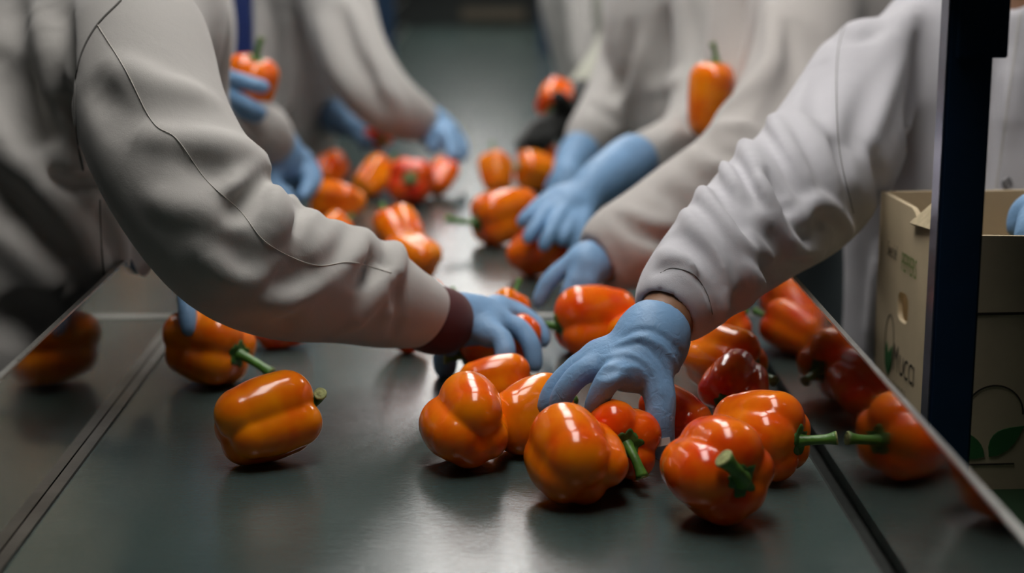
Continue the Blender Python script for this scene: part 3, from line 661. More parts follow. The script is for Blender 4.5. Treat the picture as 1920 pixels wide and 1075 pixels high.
pf = fL @ Matrix.Translation((0, 0, -CT-0.0006)) if False else fL @ Matrix.Translation((0, 0, 0.0006))
OUT = 1 if np.dot(np.array(fL.to_3x3() @ Vector((0, 0, 1))), -dirw) > 0 else -1
pf = fL @ Matrix.Translation((0, 0, OUT*(0.0006 if OUT > 0 else CT+0.0006)))
text('script_print', 'Sweet bell', 0.022, 'ink', side, pf, (0.026, HC-0.060), shear=0.35, sx=0.36)
text('pepper_print', 'PEPPERS', 0.027, 'ink_lime', side, pf, (0.075, HC-0.066), sx=0.50)
text('brand_print', 'M', 0.040, 'ink', side, pf, (0.063, HC-0.170), sx=0.56)
text('brand_print', 'UCCI', 0.029, 'ink', side, pf, (0.083, HC-0.170), sx=0.72)
text('brand_print', 'FARMS', 0.0085, 'ink', side, pf, (0.066, HC-0.187), space=1.9)
flat_curve('oval_print', [ell(0.048, HC-0.147, 0.0150, 0.030), ell(0.048, HC-0.147, 0.0140, 0.0290)], 0.0004, 'ink', side, pf)
for sg in (1, -1):
    lf = leaf(0.048, HC-0.179, 0.033, 0.0085, math.radians(90-sg*17)); flat_curve('leaf_print', [lf], 0.0006, 'ink_green', side, pf)
flat_curve('mark_print', [[(0.038, HC-0.188), (0.054, HC-0.188), (0.054, HC-0.186), (0.038, HC-0.186)]], 0.0004, 'ink', side, pf)
# large emblem on the end board (towards the camera)
endb = [o for o in ct.children if o.name.startswith('end_board')][0]
OF = 1 if np.dot(np.array(fF.to_3x3() @ Vector((0, 0, 1))), dirx) > 0 else -1
pe = fF @ Matrix.Translation((0, 0, OF*(CT+0.0006 if OF > 0 else 0.0006)))
ex = 0.035
flat_curve('arch_print', [ell(ex, HC-0.164, 0.028, 0.028, 30, 0.0, math.pi)+ell(ex, HC-0.164, 0.0265, 0.0265, 30, math.pi, 0.0)], 0.0004, 'ink', endb, pe)
for sg in (1, -1):
    flat_curve('leaf_print', [leaf(ex+sg*0.002-0.004, HC-0.203, 0.042, 0.013, math.radians(90-sg*48))], 0.0006, 'ink_green', endb, pe)
flat_curve('mark_print', [[(ex-0.03, HC-0.211), (ex+0.022, HC-0.211), (ex+0.022, HC-0.2095), (ex-0.03, HC-0.2095)]], 0.0004, 'ink', endb, pe)
flat_curve('crease', [[(0.002, HC-0.072), (WL, HC-0.072), (WL, HC-0.0695), (0.002, HC-0.0695)]], 0.0004, 'ink', endb, pe)
# ledge the carton stands on
lg = empty('side_shelf', (0.6, 1.6, 0.5)); tag(lg, 'dark green shelf under the carton, outside the steel guard', 'shelf')
box('shelf_board', (0.352, 1.05, 0.842), (1.05, 1.83, 0.862), 'green_dark', lg, 0.002)
for x in (0.38, 1.0):
    for y in (1.1, 1.78): box('leg', (x, y, 0), (x+0.03, y+0.03, 0.842), 'green_dark', lg)

# ------------------------------------------------------------------ people
def sm(pts, k=1.0):
    """sleeve points (px, py, depth, radius px) -> positions, radii"""
    return np.array([P(a, b, c) for a, b, c, d in pts]), np.array([d*c/FPX*k for a, b, c, d in pts])
def seam(sol, name, pts, rad, mat, parent, sub=6, lift=0.0009):
    q = catmull(np.array(pts, float), 16); c = [sol.march(*p) for p in q]; c = np.array([x for x in c if x is not None])
    c[1:-1] = (c[:-2]+2*c[1:-1]+c[2:])/4
    c = c - lift*FWD
    return tube(name, c, rad, mat, parent, 6)
def make_person(label, hip, chest, top, neck, lat, r, s, sleeves, coat, skin, res=0.005, folds=(), hem=0.62, vneck=None, inner=0.62, cuffs=None, seams=()):
    """one worker: a body from feet to head, coat and trousers over it"""
    lat = unit(lat); root = empty('person', (hip[0], hip[1], 0)); tag(root, label, 'person', 'workers at the packing line')
    hip, chest, top, neck = (np.asarray(x, float) for x in (hip, chest, top, neck))
    fw = unit(np.cross(V(0, 0, 1), lat)); sp = unit(top-hip)
    if np.dot(fw, -hip*V(1, 0, 0)) < 0: fw = -fw              # everybody faces the belt
    # body: one continuous figure
    b = Solid(0.009)
    b.chain([hip, (hip+chest)/2, chest, top], [r*0.80, r*0.76, r*0.82, r*0.62], 0.03, (lat, s))
    b.cap(top, neck, 0.055, 0.050, 0.03)
    hd = neck + unit(neck-top)*0.02 + V(0, 0, 0.10)
    b.cap(neck, hd, 0.05, 0.055, 0.02); b.cap(hd+V(0, 0, 0.03), hd+V(0, 0, 0.07)-fw*0.015, 0.074, 0.082, 0.02); b.cap(hd-V(0, 0, 0.03)+fw*0.035, hd+V(0, 0, 0.04)+fw*0.02, 0.045, 0.065, 0.03)
    b.cap(hd+fw*0.085+V(0, 0, 0.05), hd+fw*0.10+V(0, 0, 0.015), 0.009, 0.014, 0.012)                     # nose
    b.cap(hd+fw*0.080-V(0, 0, 0.022)-lat*0.02, hd+fw*0.080-V(0, 0, 0.022)+lat*0.02, 0.008, 0.008, 0.012)  # lips
    for sg in (-1, 1):
        b.cap(hd+lat*sg*0.080+V(0, 0, 0.055), hd+lat*sg*0.080+V(0, 0, 0.015), 0.014, 0.010, 0.008)       # ears
        b.cap(hd+fw*0.09+lat*sg*0.032+V(0, 0, 0.052), hd+fw*0.095+lat*sg*0.032+V(0, 0, 0.052), 0.010, 0.010, 0.006, sub=True)
        kn = V(hip[0], hip[1], 0.48)+lat*sg*0.10+fw*0.02; an = V(hip[0], hip[1], 0.07)+lat*sg*0.11
        b.chain([hip+lat*sg*0.07, (hip+lat*sg*0.08+kn)/2, kn, (kn+an)/2, an], [0.080, 0.078, 0.055, 0.05, 0.038], 0.02)
        b.cap(an-V(0, 0, 0.035), an-V(0, 0, 0.04)+fw*0.15, 0.034, 0.028, 0.02)
    for sl in sleeves:
        p, rr = sm(sl['pts']); rb = np.minimum(rr*inner, 0.034); rb[-1] = min(rb[-1], 0.027); p2 = np.vstack([p, [P(*sl['wrist'])]]) if sl.get('wrist') else p
        r2 = np.append(rb, 0.0235) if sl.get('wrist') else rb
        b.cap(top-V(0, 0, 0.02), p[0], 0.05, rb[0], 0.03); b.chain(p2, r2, 0.015)
    b.build().mesh('body', skin, root, 3)
    # hair
    h = Solid(0.01); h.cap(hd+V(0, 0, 0.06)-fw*0.02, hd+V(0, 0, 0.085)-fw*0.02, 0.088, 0.088, 0.01)
    h.cap(hd+fw*0.12+V(0, 0, -0.02), hd+fw*0.16+V(0, 0, 0.06), 0.075, 0.07, 0.02, sub=True); h.build().mesh('hair', 'hair', root, 2)
    # trousers
    t = Solid(0.012)
    t.cap(hip-V(0, 0, 0.06), hip+V(0, 0, 0.06 if hem < hip[2] else 0.16), r*0.98, r*0.92, 0.03, (lat, s))
    for sg in (-1, 1):
        kn = V(hip[0], hip[1], 0.48)+lat*sg*0.10+fw*0.02; an = V(hip[0], hip[1], 0.10)+lat*sg*0.11
        t.chain([hip+lat*sg*0.07, (hip+lat*sg*0.08+kn)/2, kn, (kn+an)/2, an], [0.10, 0.095, 0.078, 0.07, 0.062], 0.02)
    t.build().mesh('trousers', 'trouser', root, 2)
    # coat
    c = Solid(res); hz = V(hip[0], hip[1], hem)
    if hem > hip[2]:                                        # short jacket
        u = (hem+r*0.9-hip[2])/(chest[2]-hip[2]); c.chain([hip+(chest-hip)*u, hip+(chest-hip)*(u+1)/2, chest, top], [r*1.05, r*1.0, r*1.0, r*0.72], 0.035, (lat, s))
    else: c.chain([hz, hip, (hip+chest)/2, chest, top], [r*1.22, r*1.12, r*1.0, r*1.0, r*0.72], 0.035, (lat, s))
    for sl in sleeves:
        p, rr = sm(sl['pts']); c.cap(top-V(0, 0, 0.03), p[0], r*0.62, rr[0]*0.92, 0.06)
        c.chain(p, rr, 0.014)
        d = unit(p[-1]-p[-2]); sh = max(0.0055, 1.75*res); th_ = np.linspace(0, 2*math.pi, 33); u_ = unit(np.cross(d, V(0.2, 0.3, 0.9))); v_ = np.cross(d, u_)
        ring = [p[-1]+d*0.002+(rr[-1]-sh*0.45)*(u_*math.cos(t)+v_*math.sin(t)) for t in th_]
        for a_, b_ in zip(ring[:-1], ring[1:]): c.cap(a_, b_, sh*0.55, sh*0.55, 0.004)
        c.cap(p[-1]-d*0.014, p[-1]+d*0.09, rr[-1]-sh*1.25, rr[-1]-sh*1.25, max(0.008, 2*res), sub=True)
    c.cap(neck-unit(neck-top)*0.03, neck+V(0, 0, 0.10), 0.058, 0.07, 0.01, sub=True)
    if vneck is not None:
        v0, v1, ra, rb = vneck if isinstance(vneck, tuple) else (neck, vneck, 0.050, 0.006)
        c.cap(v0, v1, ra, rb, 0.008, sub=True)
    for f in folds: c.fold(*f)
    c.build(); co = c.mesh('coat', coat, root, 2)
    for nm, pts, rad, mat in seams: seam(c, nm, pts, rad, mat, co)
    return root, c, co
def make_glove(parent, fore, fingers, thumb=None, mat='glove', res=0.0022, fr=0.0086, palm=0.0125, wrinkle=(), k=0.012, label=None):
    g = Solid(res); p, rr = sm(fore); g.chain(p, rr, 0.012)
    w = p[-1]; 
    for f in fingers:
        q = np.array([P(*x) for x in f]); n = len(q)
        g.cap(w, q[0], palm*1.1, palm, k*1.3)
        g.chain(q, fr*np.linspace(1.15, 0.86, n), 0.005)
    for f, f2 in zip(fingers[:-1], fingers[1:]):
        a, b_ = P(*f[0]), P(*f2[0]); g.cap(a*0.8+w*0.2, b_*0.8+w*0.2, palm*0.95, palm*0.95, k)
    if thumb:
        q = np.array([P(*x) for x in thumb]); g.cap(w, q[0], palm*1.1, palm*1.1, k*1.4); g.chain(q, fr*np.linspace(1.45, 1.0, len(q)), 0.006)
    d = unit(p[0]-p[1]); g.cap(p[0]-d*0.004, p[0]+d*0.08, rr[0]-max(0.0038, 1.6*res), rr[0]-max(0.0038, 1.6*res), 2*res, sub=True)
    th_ = np.linspace(0, 2*math.pi, 25); u_ = unit(np.cross(d, V(0.2, 0.3, 0.9))); v_ = np.cross(d, u_)
    ring = [p[0]+(rr[0]-0.001)*(u_*math.cos(t)+v_*math.sin(t)) for t in th_]
    for a_, b_ in zip(ring[:-1], ring[1:]): g.cap(a_, b_, max(0.0024, res), max(0.0024, res), 0.003)
    for x in wrinkle: g.fold(*x)
    o = g.build().mesh('glove', mat, parent, 2)
    if label: o['label'] = label
    return o, g
# left, nearest: leaning over the belt, right arm stretched across
# folds of the cloth: run, height (hollow when negative), width
L1F = [([(566, 366), (556, 405), (556, 440)], -0.0080, 0.0080), ([(558, 344), (536, 398), (500, 446)], 0.0070, 0.0110), ([(592, 386), (582, 430), (562, 470)], 0.0060, 0.0100), ([(604, 400), (582, 450), (556, 482)], -0.0070, 0.0080), ([(638, 416), (609, 474), (580, 500)], 0.0060, 0.0120), ([(652, 430), (627, 480), (579, 507), (505, 538)], -0.0075, 0.0110), ([(480, 556), (558, 568), (603, 545), (650, 507), (684, 440)], 0.0090, 0.0130), ([(540, 606), (603, 575), (650, 533), (700, 502)], -0.0080, 0.0110), ([(660, 612), (704, 552), (730, 519)], 0.0060, 0.0100), ([(742, 452), (744, 492), (738, 520)], 0.0100, 0.0080), ([(722, 488), (728, 500)], -0.0060, 0.0060), ([(750, 500), (750, 540), (748, 590), (738, 628)], -0.0050, 0.0050), ([(737, 530), (735, 580)], -0.0040, 0.0050), ([(728, 560), (724, 600)], 0.0040, 0.0070), ([(700, 470), (690, 500), (670, 525)], -0.0050, 0.0080), ([(332, 263), (402, 271), (480, 284)], 0.0050, 0.0140), ([(215, 118), (300, 160), (388, 182)], 0.0040, 0.0140), ([(180, 170), (215, 220), (270, 245)], -0.0060, 0.0140), ([(200, 215), (260, 250), (330, 262)], 0.0050, 0.0120), ([(512, 318), (485, 345), (455, 382), (430, 404)], -0.0110, 0.0090), ([(500, 296), (466, 340), (420, 358)], 0.0080, 0.0110), ([(500, 345), (520, 380), (505, 420)], 0.0050, 0.0120), ([(285, 370), (327, 387), (382, 399), (430, 436)], 0.0045, 0.0130), ([(420, 440), (455, 490), (455, 515)], -0.0030, 0.0120), ([(380, 470), (440, 520), (500, 520)], 0.0050, 0.0120), ([(350, 300), (400, 320), (440, 318)], -0.0040, 0.0130), ([(0, 120), (50, 216), (80, 290)], -0.0130, 0.0180), ([(62, 40), (95, 150), (112, 250)], 0.0090, 0.0180), ([(20, 0), (40, 90), (70, 180)], -0.0050, 0.0160), ([(75, 298), (115, 292), (150, 318)], 0.0090, 0.0090), ([(80, 326), (125, 346), (170, 343)], -0.0100, 0.0090), ([(110, 362), (150, 372), (180, 372)], 0.0060, 0.0080), ([(0, 241), (50, 321), (125, 427), (191, 522)], 0.0110, 0.0170), ([(0, 352), (60, 417), (131, 502)], -0.0130, 0.0180), ([(0, 425), (75, 500), (110, 545)], 0.0090, 0.0160), ([(0, 600), (60, 610), (110, 660)], -0.0100, 0.0180), ([(120, 30), (125, 130), (128, 230)], -0.0060, 0.0140), ([(205, 400), (225, 460), (230, 520)], 0.0050, 0.0090)]
R1F = [([(1442, 214), (1470, 262), (1500, 320), (1520, 360)], 0.0060, 0.0080), ([(1428, 240), (1462, 290), (1490, 350)], -0.0050, 0.0060), ([(1384, 254), (1417, 316), (1430, 365)], 0.0080, 0.0080), ([(1370, 284), (1404, 345), (1420, 390)], -0.0070, 0.0060), ([(1354, 302), (1395, 370), (1440, 430)], 0.0080, 0.0070), ([(1420, 330), (1450, 384), (1488, 440)], 0.0090, 0.0070), ([(1440, 320), (1474, 385), (1506, 450)], -0.0110, 0.0070), ([(1385, 352), (1425, 405), (1458, 452), (1476, 484)], -0.0120, 0.0065), ([(1312, 352), (1357, 422), (1398, 470), (1428, 535)], 0.0090, 0.0090), ([(1336, 330), (1374, 395), (1412, 450)], -0.0080, 0.0065), ([(1402, 470), (1436, 500), (1450, 525)], -0.0090, 0.0070), ([(1288, 398), (1338, 457), (1362, 525), (1355, 592)], 0.0090, 0.0090), ([(1302, 378), (1346, 430), (1378, 500), (1380, 575)], -0.0110, 0.0070), ([(1394, 480), (1412, 530), (1400, 570)], 0.0070, 0.0080), ([(1240, 474), (1285, 496), (1310, 520)], 0.0050, 0.0090), ([(1266, 440), (1310, 478), (1338, 540)], -0.0070, 0.0070), ([(1324, 470), (1350, 530), (1346, 600)], -0.0050, 0.0060), ([(1232, 508), (1270, 497), (1308, 517), (1340, 577), (1333, 616)], -0.0040, 0.0040), ([(1500, 415), (1522, 382), (1554, 393), (1592, 440)], 0.0090, 0.0080), ([(1535, 412), (1566, 415), (1592, 446)], -0.0120, 0.0070), ([(1571, 270), (1592, 350), (1636, 450)], -0.0120, 0.0100), ([(1520, 215), (1540, 290), (1575, 370)], 0.0060, 0.0110), ([(1490, 300), (1510, 350), (1530, 395)], -0.0070, 0.0080), ([(1646, 300), (1660, 360), (1668, 420)], -0.0090, 0.0120), ([(1628, 250), (1671, 110), (1705, 20)], 0.0070, 0.0150), ([(1601, 270), (1641, 166), (1685, 80)], -0.0070, 0.0120), ([(1690, 330), (1720, 180), (1740, 60)], -0.0070, 0.0160), ([(1655, 480), (1650, 560), (1640, 640)], 0.0070, 0.0130), ([(1690, 430), (1700, 520)], -0.0070, 0.0130), ([(1480, 440), (1500, 470), (1535, 482)], 0.0070, 0.0080), ([(1450, 505), (1490, 500), (1535, 492)], -0.0070, 0.0080), ([(1540, 120), (1530, 190), (1545, 250)], -0.0050, 0.0110), ([(1870, 40), (1865, 200), (1850, 350)], -0.0040, 0.0080), ([(1900, 120), (1890, 250)], 0.0050, 0.0150), ([(1560, 60), (1600, 70), (1640, 60)], -0.0040, 0.0120)]
R2F = [([(1160, 405), (1198, 431), (1241, 448), (1280, 452)], -0.0080, 0.0090), ([(1178, 402), (1215, 425), (1260, 425)], 0.0070, 0.0100), ([(1325, 262), (1357, 286), (1380, 296)], -0.0120, 0.0100), ([(1300, 286), (1322, 313), (1360, 310)], 0.0090, 0.0110), ([(1448, 15), (1452, 100), (1427, 150), (1352, 215)], 0.0090, 0.0130), ([(1482, 50), (1490, 140), (1440, 225)], -0.0100, 0.0140), ([(1520, 60), (1540, 140)], -0.0060, 0.0140), ([(1340, 235), (1370, 240), (1400, 235)], 0.0060, 0.0100), ([(1240, 350), (1280, 380), (1300, 420)], -0.0050, 0.0120), ([(1210, 460), (1240, 490), (1260, 520)], 0.0050, 0.0120), ([(1140, 440), (1160, 480), (1175, 520)], -0.0030, 0.0060)]
R3F = [([(1290, 240), (1320, 210), (1350, 200)], -0.0080, 0.0120), ([(1240, 270), (1270, 250), (1300, 260)], 0.0070, 0.0120), ([(1180, 60), (1175, 130), (1150, 180)], -0.0070, 0.0140), ([(1200, 90), (1190, 160), (1165, 210)], 0.0070, 0.0120), ([(1110, 195), (1140, 215), (1165, 230)], -0.0060, 0.0100), ([(1300, 20), (1305, 90), (1310, 150)], -0.0060, 0.0140), ([(1250, 30), (1245, 110), (1235, 180)], -0.0070, 0.0140), ([(1220, 170), (1250, 160), (1280, 150)], 0.0050, 0.0140), ([(1360, 60), (1370, 140)], 0.0060, 0.0140)]
L3F = [([(640, 20), (660, 90), (700, 150)], -0.0080, 0.0130), ([(600, 40), (625, 120), (670, 190)], 0.0080, 0.0140), ([(700, 110), (715, 150), (735, 185)], 0.0070, 0.0110), ([(690, 130), (700, 170), (715, 205)], -0.0070, 0.0100), ([(735, 170), (750, 200), (755, 235)], 0.0050, 0.0090), ([(655, 10), (680, 70), (695, 120)], 0.0060, 0.0120), ([(500, 0), (510, 100), (505, 200)], -0.0080, 0.0140), ([(540, 40), (545, 140), (540, 220)], 0.0070, 0.0120), ([(470, 60), (480, 160)], 0.0060, 0.0120)]
l1, l1c, l1o = make_person('nearest worker on the left in a pale coat, bent arm stretched over the belt',
    V(-0.56, 1.78, 0.84), P(140, 190, 1.82), P(235, -30, 1.82), P(320, -190, 1.82), V(0.05, 1, 0), 0.118, 0.66,
    [dict(pts=[(258, 80, 1.62, 128), (285, 220, 1.57, 132), (350, 350, 1.53, 132), (435, 465, 1.52, 122), (535, 520, 1.56, 108), (640, 535, 1.62, 98), (712, 560, 1.66, 80), (748, 574, 1.68, 64), (792, 586, 1.705, 55)], wrist=(845, 592, 1.73)),
     dict(pts=[(330, 40, 2.00, 100), (330, 180, 2.06, 90), (350, 280, 2.02, 78), (376, 375, 1.93, 55)], wrist=(374, 415, 1.885))],
    'coat_warm', 'skin_dark', 0.0034, L1F, hem=0.60,
    seams=[('sleeve_seam', [(182, 45), (235, 130), (286, 228), (332, 261), (387, 337), (452, 397), (502, 457), (588, 497), (660, 492), (735, 512)], 0.0005, 'seam'),
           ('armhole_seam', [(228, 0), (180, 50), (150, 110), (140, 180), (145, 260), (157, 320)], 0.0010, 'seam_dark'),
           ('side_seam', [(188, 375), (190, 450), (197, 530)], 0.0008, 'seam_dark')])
g = Solid(0.003); p, rr = sm([(772, 586, 1.69, 50), (812, 600, 1.715, 57), (838, 602, 1.73, 51)]); g.chain(p, rr, 0.01)
d = unit(p[-1]-p[-2]); g.cap(p[-1]-d*0.01, p[-1]+d*0.06, rr[-1]-0.004, rr[-1]-0.003, 0.003, sub=True); g.build().mesh('sweater_cuff', 'burgundy', l1)
make_glove(l1, [(835, 594, 1.73, 38), (862, 597, 1.74, 37), (895, 600, 1.75, 34)],
    [[(935, 577, 1.79), (966, 584, 1.80), (1000, 606, 1.80), (1020, 634, 1.80)],
     [(940, 590, 1.775), (975, 596, 1.79), (1003, 617, 1.79), (1018, 640, 1.785)],
     [(932, 608, 1.75), (970, 614, 1.745), (995, 646, 1.735), (1003, 686, 1.73)],
     [(918, 626, 1.72), (940, 636, 1.71), (948, 660, 1.70), (945, 676, 1.70)]],
    [(858, 622, 1.76), (842, 650, 1.775), (834, 676, 1.78), (836, 696, 1.785)], label='blue nitrile glove on the stretched right hand')
make_glove(l1, [(378, 392, 1.90, 36), (374, 415, 1.885, 36), (368, 440, 1.87, 33)],
    [[(352, 478, 1.835), (346, 520, 1.785), (350, 572, 1.738), (354, 618, 1.722)], [(366, 482, 1.84), (372, 526, 1.82), (385, 570, 1.80), (396, 600, 1.79)],
     [(380, 482, 1.85), (396, 526, 1.85), (415, 570, 1.84), (430, 598, 1.83)], [(394, 478, 1.86), (412, 520, 1.87), (430, 560, 1.87), (440, 585, 1.87)]],
    [(350, 455, 1.87), (335, 475, 1.89), (330, 500, 1.90)])
# right, nearest
r1, r1c, r1o = make_person('nearest worker on the right in a white coat behind the carton, reaching for front peppers',
    P(1855, 900, 2.0), P(1855, 250, 2.0), P(1875, 40, 2.0), P(1898, -70, 1.97), V(0.94, -0.35, 0), 0.112, 0.74,
    [dict(pts=[(1625, 130, 1.92, 92), (1580, 250, 1.84, 118), (1510, 350, 1.73, 124), (1425, 415, 1.64, 112), (1350, 480, 1.58, 94), (1300, 530, 1.545, 80), (1264, 572, 1.520, 67)], wrist=(1225, 640, 1.49)),
     dict(pts=[(2120, 130, 1.95, 92), (2190, 330, 1.85, 90), (2120, 330, 1.72, 78), (2020, 320, 1.66, 60)], wrist=(1970, 345, 1.65))],
    'coat_white', 'skin', 0.0034, R1F, hem=0.60, vneck=P(1900, 20, 1.84),
    seams=[('cuff_seam', [(1238, 512), (1262, 503), (1300, 515), (1325, 550), (1336, 590)], 0.0005, 'seam_dark'),
           ('placket_seam', [(1912, 25), (1898, 130), (1880, 260), (1866, 364)], 0.0007, 'seam'),
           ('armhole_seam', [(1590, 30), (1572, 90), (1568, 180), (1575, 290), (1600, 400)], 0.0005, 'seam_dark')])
make_glove(r1, [(1230, 622, 1.497, 58), (1217, 647, 1.488, 58), (1200, 674, 1.478, 51)],
    [[(1172, 704, 1.455), (1146, 706, 1.440), (1126, 738, 1.442), (1112, 772, 1.450)],
     [(1150, 688, 1.465), (1096, 696, 1.465), (1062, 730, 1.465), (1046, 764, 1.470)],
     [(1128, 678, 1.480), (1078, 694, 1.485), (1042, 728, 1.485), (1024, 764, 1.485)],
     [(1118, 668, 1.495), (1080, 690, 1.505), (1060, 716, 1.51), (1040, 744, 1.51)]],
    [(1226, 706, 1.462), (1238, 748, 1.452), (1238, 796, 1.447), (1243, 846, 1.452)], res=0.002,
    wrinkle=[([(1165, 632), (1200, 618), (1240, 628), (1285, 668)], -0.0015, 0.0018), ([(1160, 645), (1210, 634), (1255, 665), (1275, 700)], 0.0016, 0.002),
             ([(1150, 655), (1200, 645), (1240, 680), (1262, 730)], -0.0012, 0.0018), ([(1130, 672), (1180, 664), (1220, 690), (1240, 740)], 0.0014, 0.002),
             ([(1160, 690), (1195, 690), (1215, 715), (1220, 745)], 0.0012, 0.002), ([(1160, 690), (1128, 700)], -0.003, 0.004)],
    label='wrinkled blue nitrile glove gripping the front peppers')
make_glove(r1, [(2025, 365, 1.66, 42), (1992, 388, 1.65, 40), (1966, 410, 1.64, 36)],
    [[(1936, 412, 1.62), (1924, 440, 1.61), (1920, 475, 1.61), (1918, 500, 1.61)], [(1950, 425, 1.61), (1942, 455, 1.60), (1938, 490, 1.60), (1937, 515, 1.60)], [(1970, 435, 1.60), (1963, 470, 1.59), (1959, 500, 1.59), (1958, 520, 1.59)], [(1988, 438, 1.60), (1986, 470, 1.59), (1984, 495, 1.59), (1983, 510, 1.59)]],
    [(1940, 388, 1.66), (1918, 400, 1.665), (1906, 430, 1.665)])
c = r1c.march(1888, 345)
sn = tube('snap_button', [c-FWD*0.0015+0.0056*(RIGHT*math.cos(a)*0.85+UP*math.sin(a)) for a in np.linspace(0, 2*math.pi, 29)], 0.0013, 'metal_ring', r1, 8, cap=False)
tube('snap_core', [c-FWD*0.0005, c-FWD*0.0012], 0.0045, 'snap_hole', sn, 14)
tg_c = P(1243, 829, 1.436)
tag_o = flat_curve('paper_tag', [[(-0.0065, -0.003), (0.006, -0.0035), (0.0065, 0.0025), (-0.006, 0.0035)]], 0.0015, 'paper', r1, frame_of(tg_c, RIGHT+UP*0.25, UP))
# right, second
r2, r2c, r2o = make_person('worker in a pinkish white coat, second on the right, gloved fingers behind the round pepper',
    P(1600, 640, 2.5), P(1585, 120, 2.5), P(1560, -70, 2.5), P(1540, -170, 2.5), V(0.45, 0.9, 0), 0.125, 0.66,
    [dict(pts=[(1520, 10, 2.32, 88), (1500, 130, 2.24, 92), (1440, 250, 2.16, 88), (1370, 320, 2.10, 78), (1290, 370, 2.05, 70), (1220, 425, 2.02, 70), (1175, 460, 2.0, 72), (1158, 470, 1.995, 64)], wrist=(1118, 490, 1.98)),
     dict(pts=[(1420, -40, 2.55, 80), (1400, 110, 2.52, 72), (1392, 200, 2.48, 60), (1380, 235, 2.45, 45)], wrist=(1368, 245, 2.44))],
    'coat_pink', 'skin', 0.0055, R2F, hem=0.96)
make_glove(r2, [(1172, 470, 1.995, 31), (1125, 487, 1.98, 29), (1105, 492, 1.975, 26)],
    [[(1085, 488, 1.97), (1052, 506, 1.965), (1026, 532, 1.96), (1009, 568, 1.96)], [(1092, 498, 1.96), (1080, 520, 1.95), (1070, 545, 1.945), (1064, 562, 1.945)],
     [(1100, 500, 1.99), (1085, 520, 2.0), (1075, 545, 2.0), (1070, 560, 2.0)], [(1108, 500, 2.0), (1098, 520, 2.02), (1090, 545, 2.02), (1088, 555, 2.02)]],
    [(1110, 505, 1.96), (1100, 530, 1.95), (1095, 550, 1.95)], res=0.003)
make_glove(r2, [(1392, 215, 2.47, 32), (1380, 228, 2.46, 30), (1368, 236, 2.46, 26)],
    [[(1358, 225, 2.455), (1352, 215, 2.48), (1340, 205, 2.50), (1325, 200, 2.50)], [(1356, 235, 2.46), (1350, 232, 2.49), (1335, 228, 2.50), (1320, 225, 2.50)], [(1358, 245, 2.46), (1350, 248, 2.48), (1338, 250, 2.49), (1325, 250, 2.49)], [(1362, 252, 2.46), (1355, 258, 2.47), (1345, 262, 2.48), (1335, 264, 2.48)]],
    None, res=0.003)
# right, third: two blue gloves
r3, r3c, r3o = make_person('worker in a white coat, third on the right, blue fingers spread over a red-orange pepper',
    P(1385, 520, 2.95), P(1280, 60, 2.95), P(1265, -60, 2.95), P(1255, -150, 2.95), V(0.15, 1, 0), 0.125, 0.66,
    [dict(pts=[(1345, -10, 2.72, 80), (1345, 150, 2.66, 78), (1310, 250, 2.58, 66), (1255, 285, 2.50, 54), (1205, 298, 2.45, 44)], wrist=(1170, 310, 2.42)),
     dict(pts=[(1215, 10, 3.02, 68), (1185, 120, 2.98, 62), (1150, 195, 2.92, 54), (1115, 240, 2.86, 42), (1096, 268, 2.84, 34)], wrist=(1085, 285, 2.82))],
    'coat_far', 'skin', 0.006, R3F, hem=0.62)
make_glove(r3, [(1190, 298, 2.42, 46), (1150, 325, 2.37, 41), (1110, 352, 2.33, 36)],
    [[(1036, 370, 2.31), (1012, 384, 2.29), (994, 402, 2.275), (978, 417, 2.27)], [(1046, 382, 2.295), (1022, 402, 2.265), (1003, 427, 2.24), (989, 448, 2.232)],
     [(1062, 390, 2.285), (1045, 413, 2.25), (1030, 440, 2.225), (1019, 462, 2.220)], [(1080, 394, 2.29), (1072, 418, 2.26), (1062, 436, 2.24), (1052, 452, 2.232)]],
    [(1098, 392, 2.30), (1092, 418, 2.27), (1085, 444, 2.25), (1077, 468, 2.245)], res=0.003, label='blue nitrile glove with spread fingers')
make_glove(r3, [(1092, 276, 2.83, 32), (1080, 295, 2.82, 30), (1068, 312, 2.80, 26)],
    [[(1054, 320, 2.78), (1044, 332, 2.77), (1036, 345, 2.77), (1030, 356, 2.77)], [(1064, 326, 2.77), (1056, 340, 2.76), (1050, 352, 2.76), (1046, 362, 2.76)], [(1074, 328, 2.77), (1068, 342, 2.76), (1064, 354, 2.76), (1062, 362, 2.76)]], None, res=0.0035)
# right, fourth: black gloves
r4, r4c, r4o = make_person('worker in a greenish white coat with black gloves, fourth on the right',
    P(1300, 420, 3.7), P(1225, 10, 3.65), P(1215, -80, 3.65), P(1205, -160, 3.65), V(0, 1, 0), 0.12, 0.66,
    [dict(pts=[(1205, 0, 3.5, 52), (1180, 70, 3.45, 50), (1140, 135, 3.38, 46), (1098, 178, 3.30, 40)], wrist=(1075, 205, 3.26)),
     dict(pts=[(1205, 0, 3.85, 50), (1190, 90, 3.8, 45), (1150, 150, 3.6, 40), (1120, 200, 3.45, 34)], wrist=(1100, 220, 3.4))],
    'coat_green', 'skin', 0.007, (), hem=0.62)
make_glove(r4, [(1095, 182, 3.29, 36), (1072, 208, 3.26, 34), (1050, 226, 3.24, 30)],
    [[(1020, 232, 3.2), (1000, 240, 3.17), (985, 258, 3.14), (975, 275, 3.12)], [(1030, 240, 3.2), (1015, 252, 3.17), (1003, 262, 3.15), (992, 272, 3.14)], [(1040, 246, 3.2), (1030, 258, 3.18), (1022, 268, 3.17), (1015, 275, 3.16)], [(1046, 228, 3.27), (1030, 215, 3.28), (1018, 205, 3.29), (1010, 195, 3.29)]],
    [(1058, 205, 3.22), (1052, 190, 3.19), (1046, 180, 3.18)], mat='glove_black', res=0.0035, fr=0.011, palm=0.016)
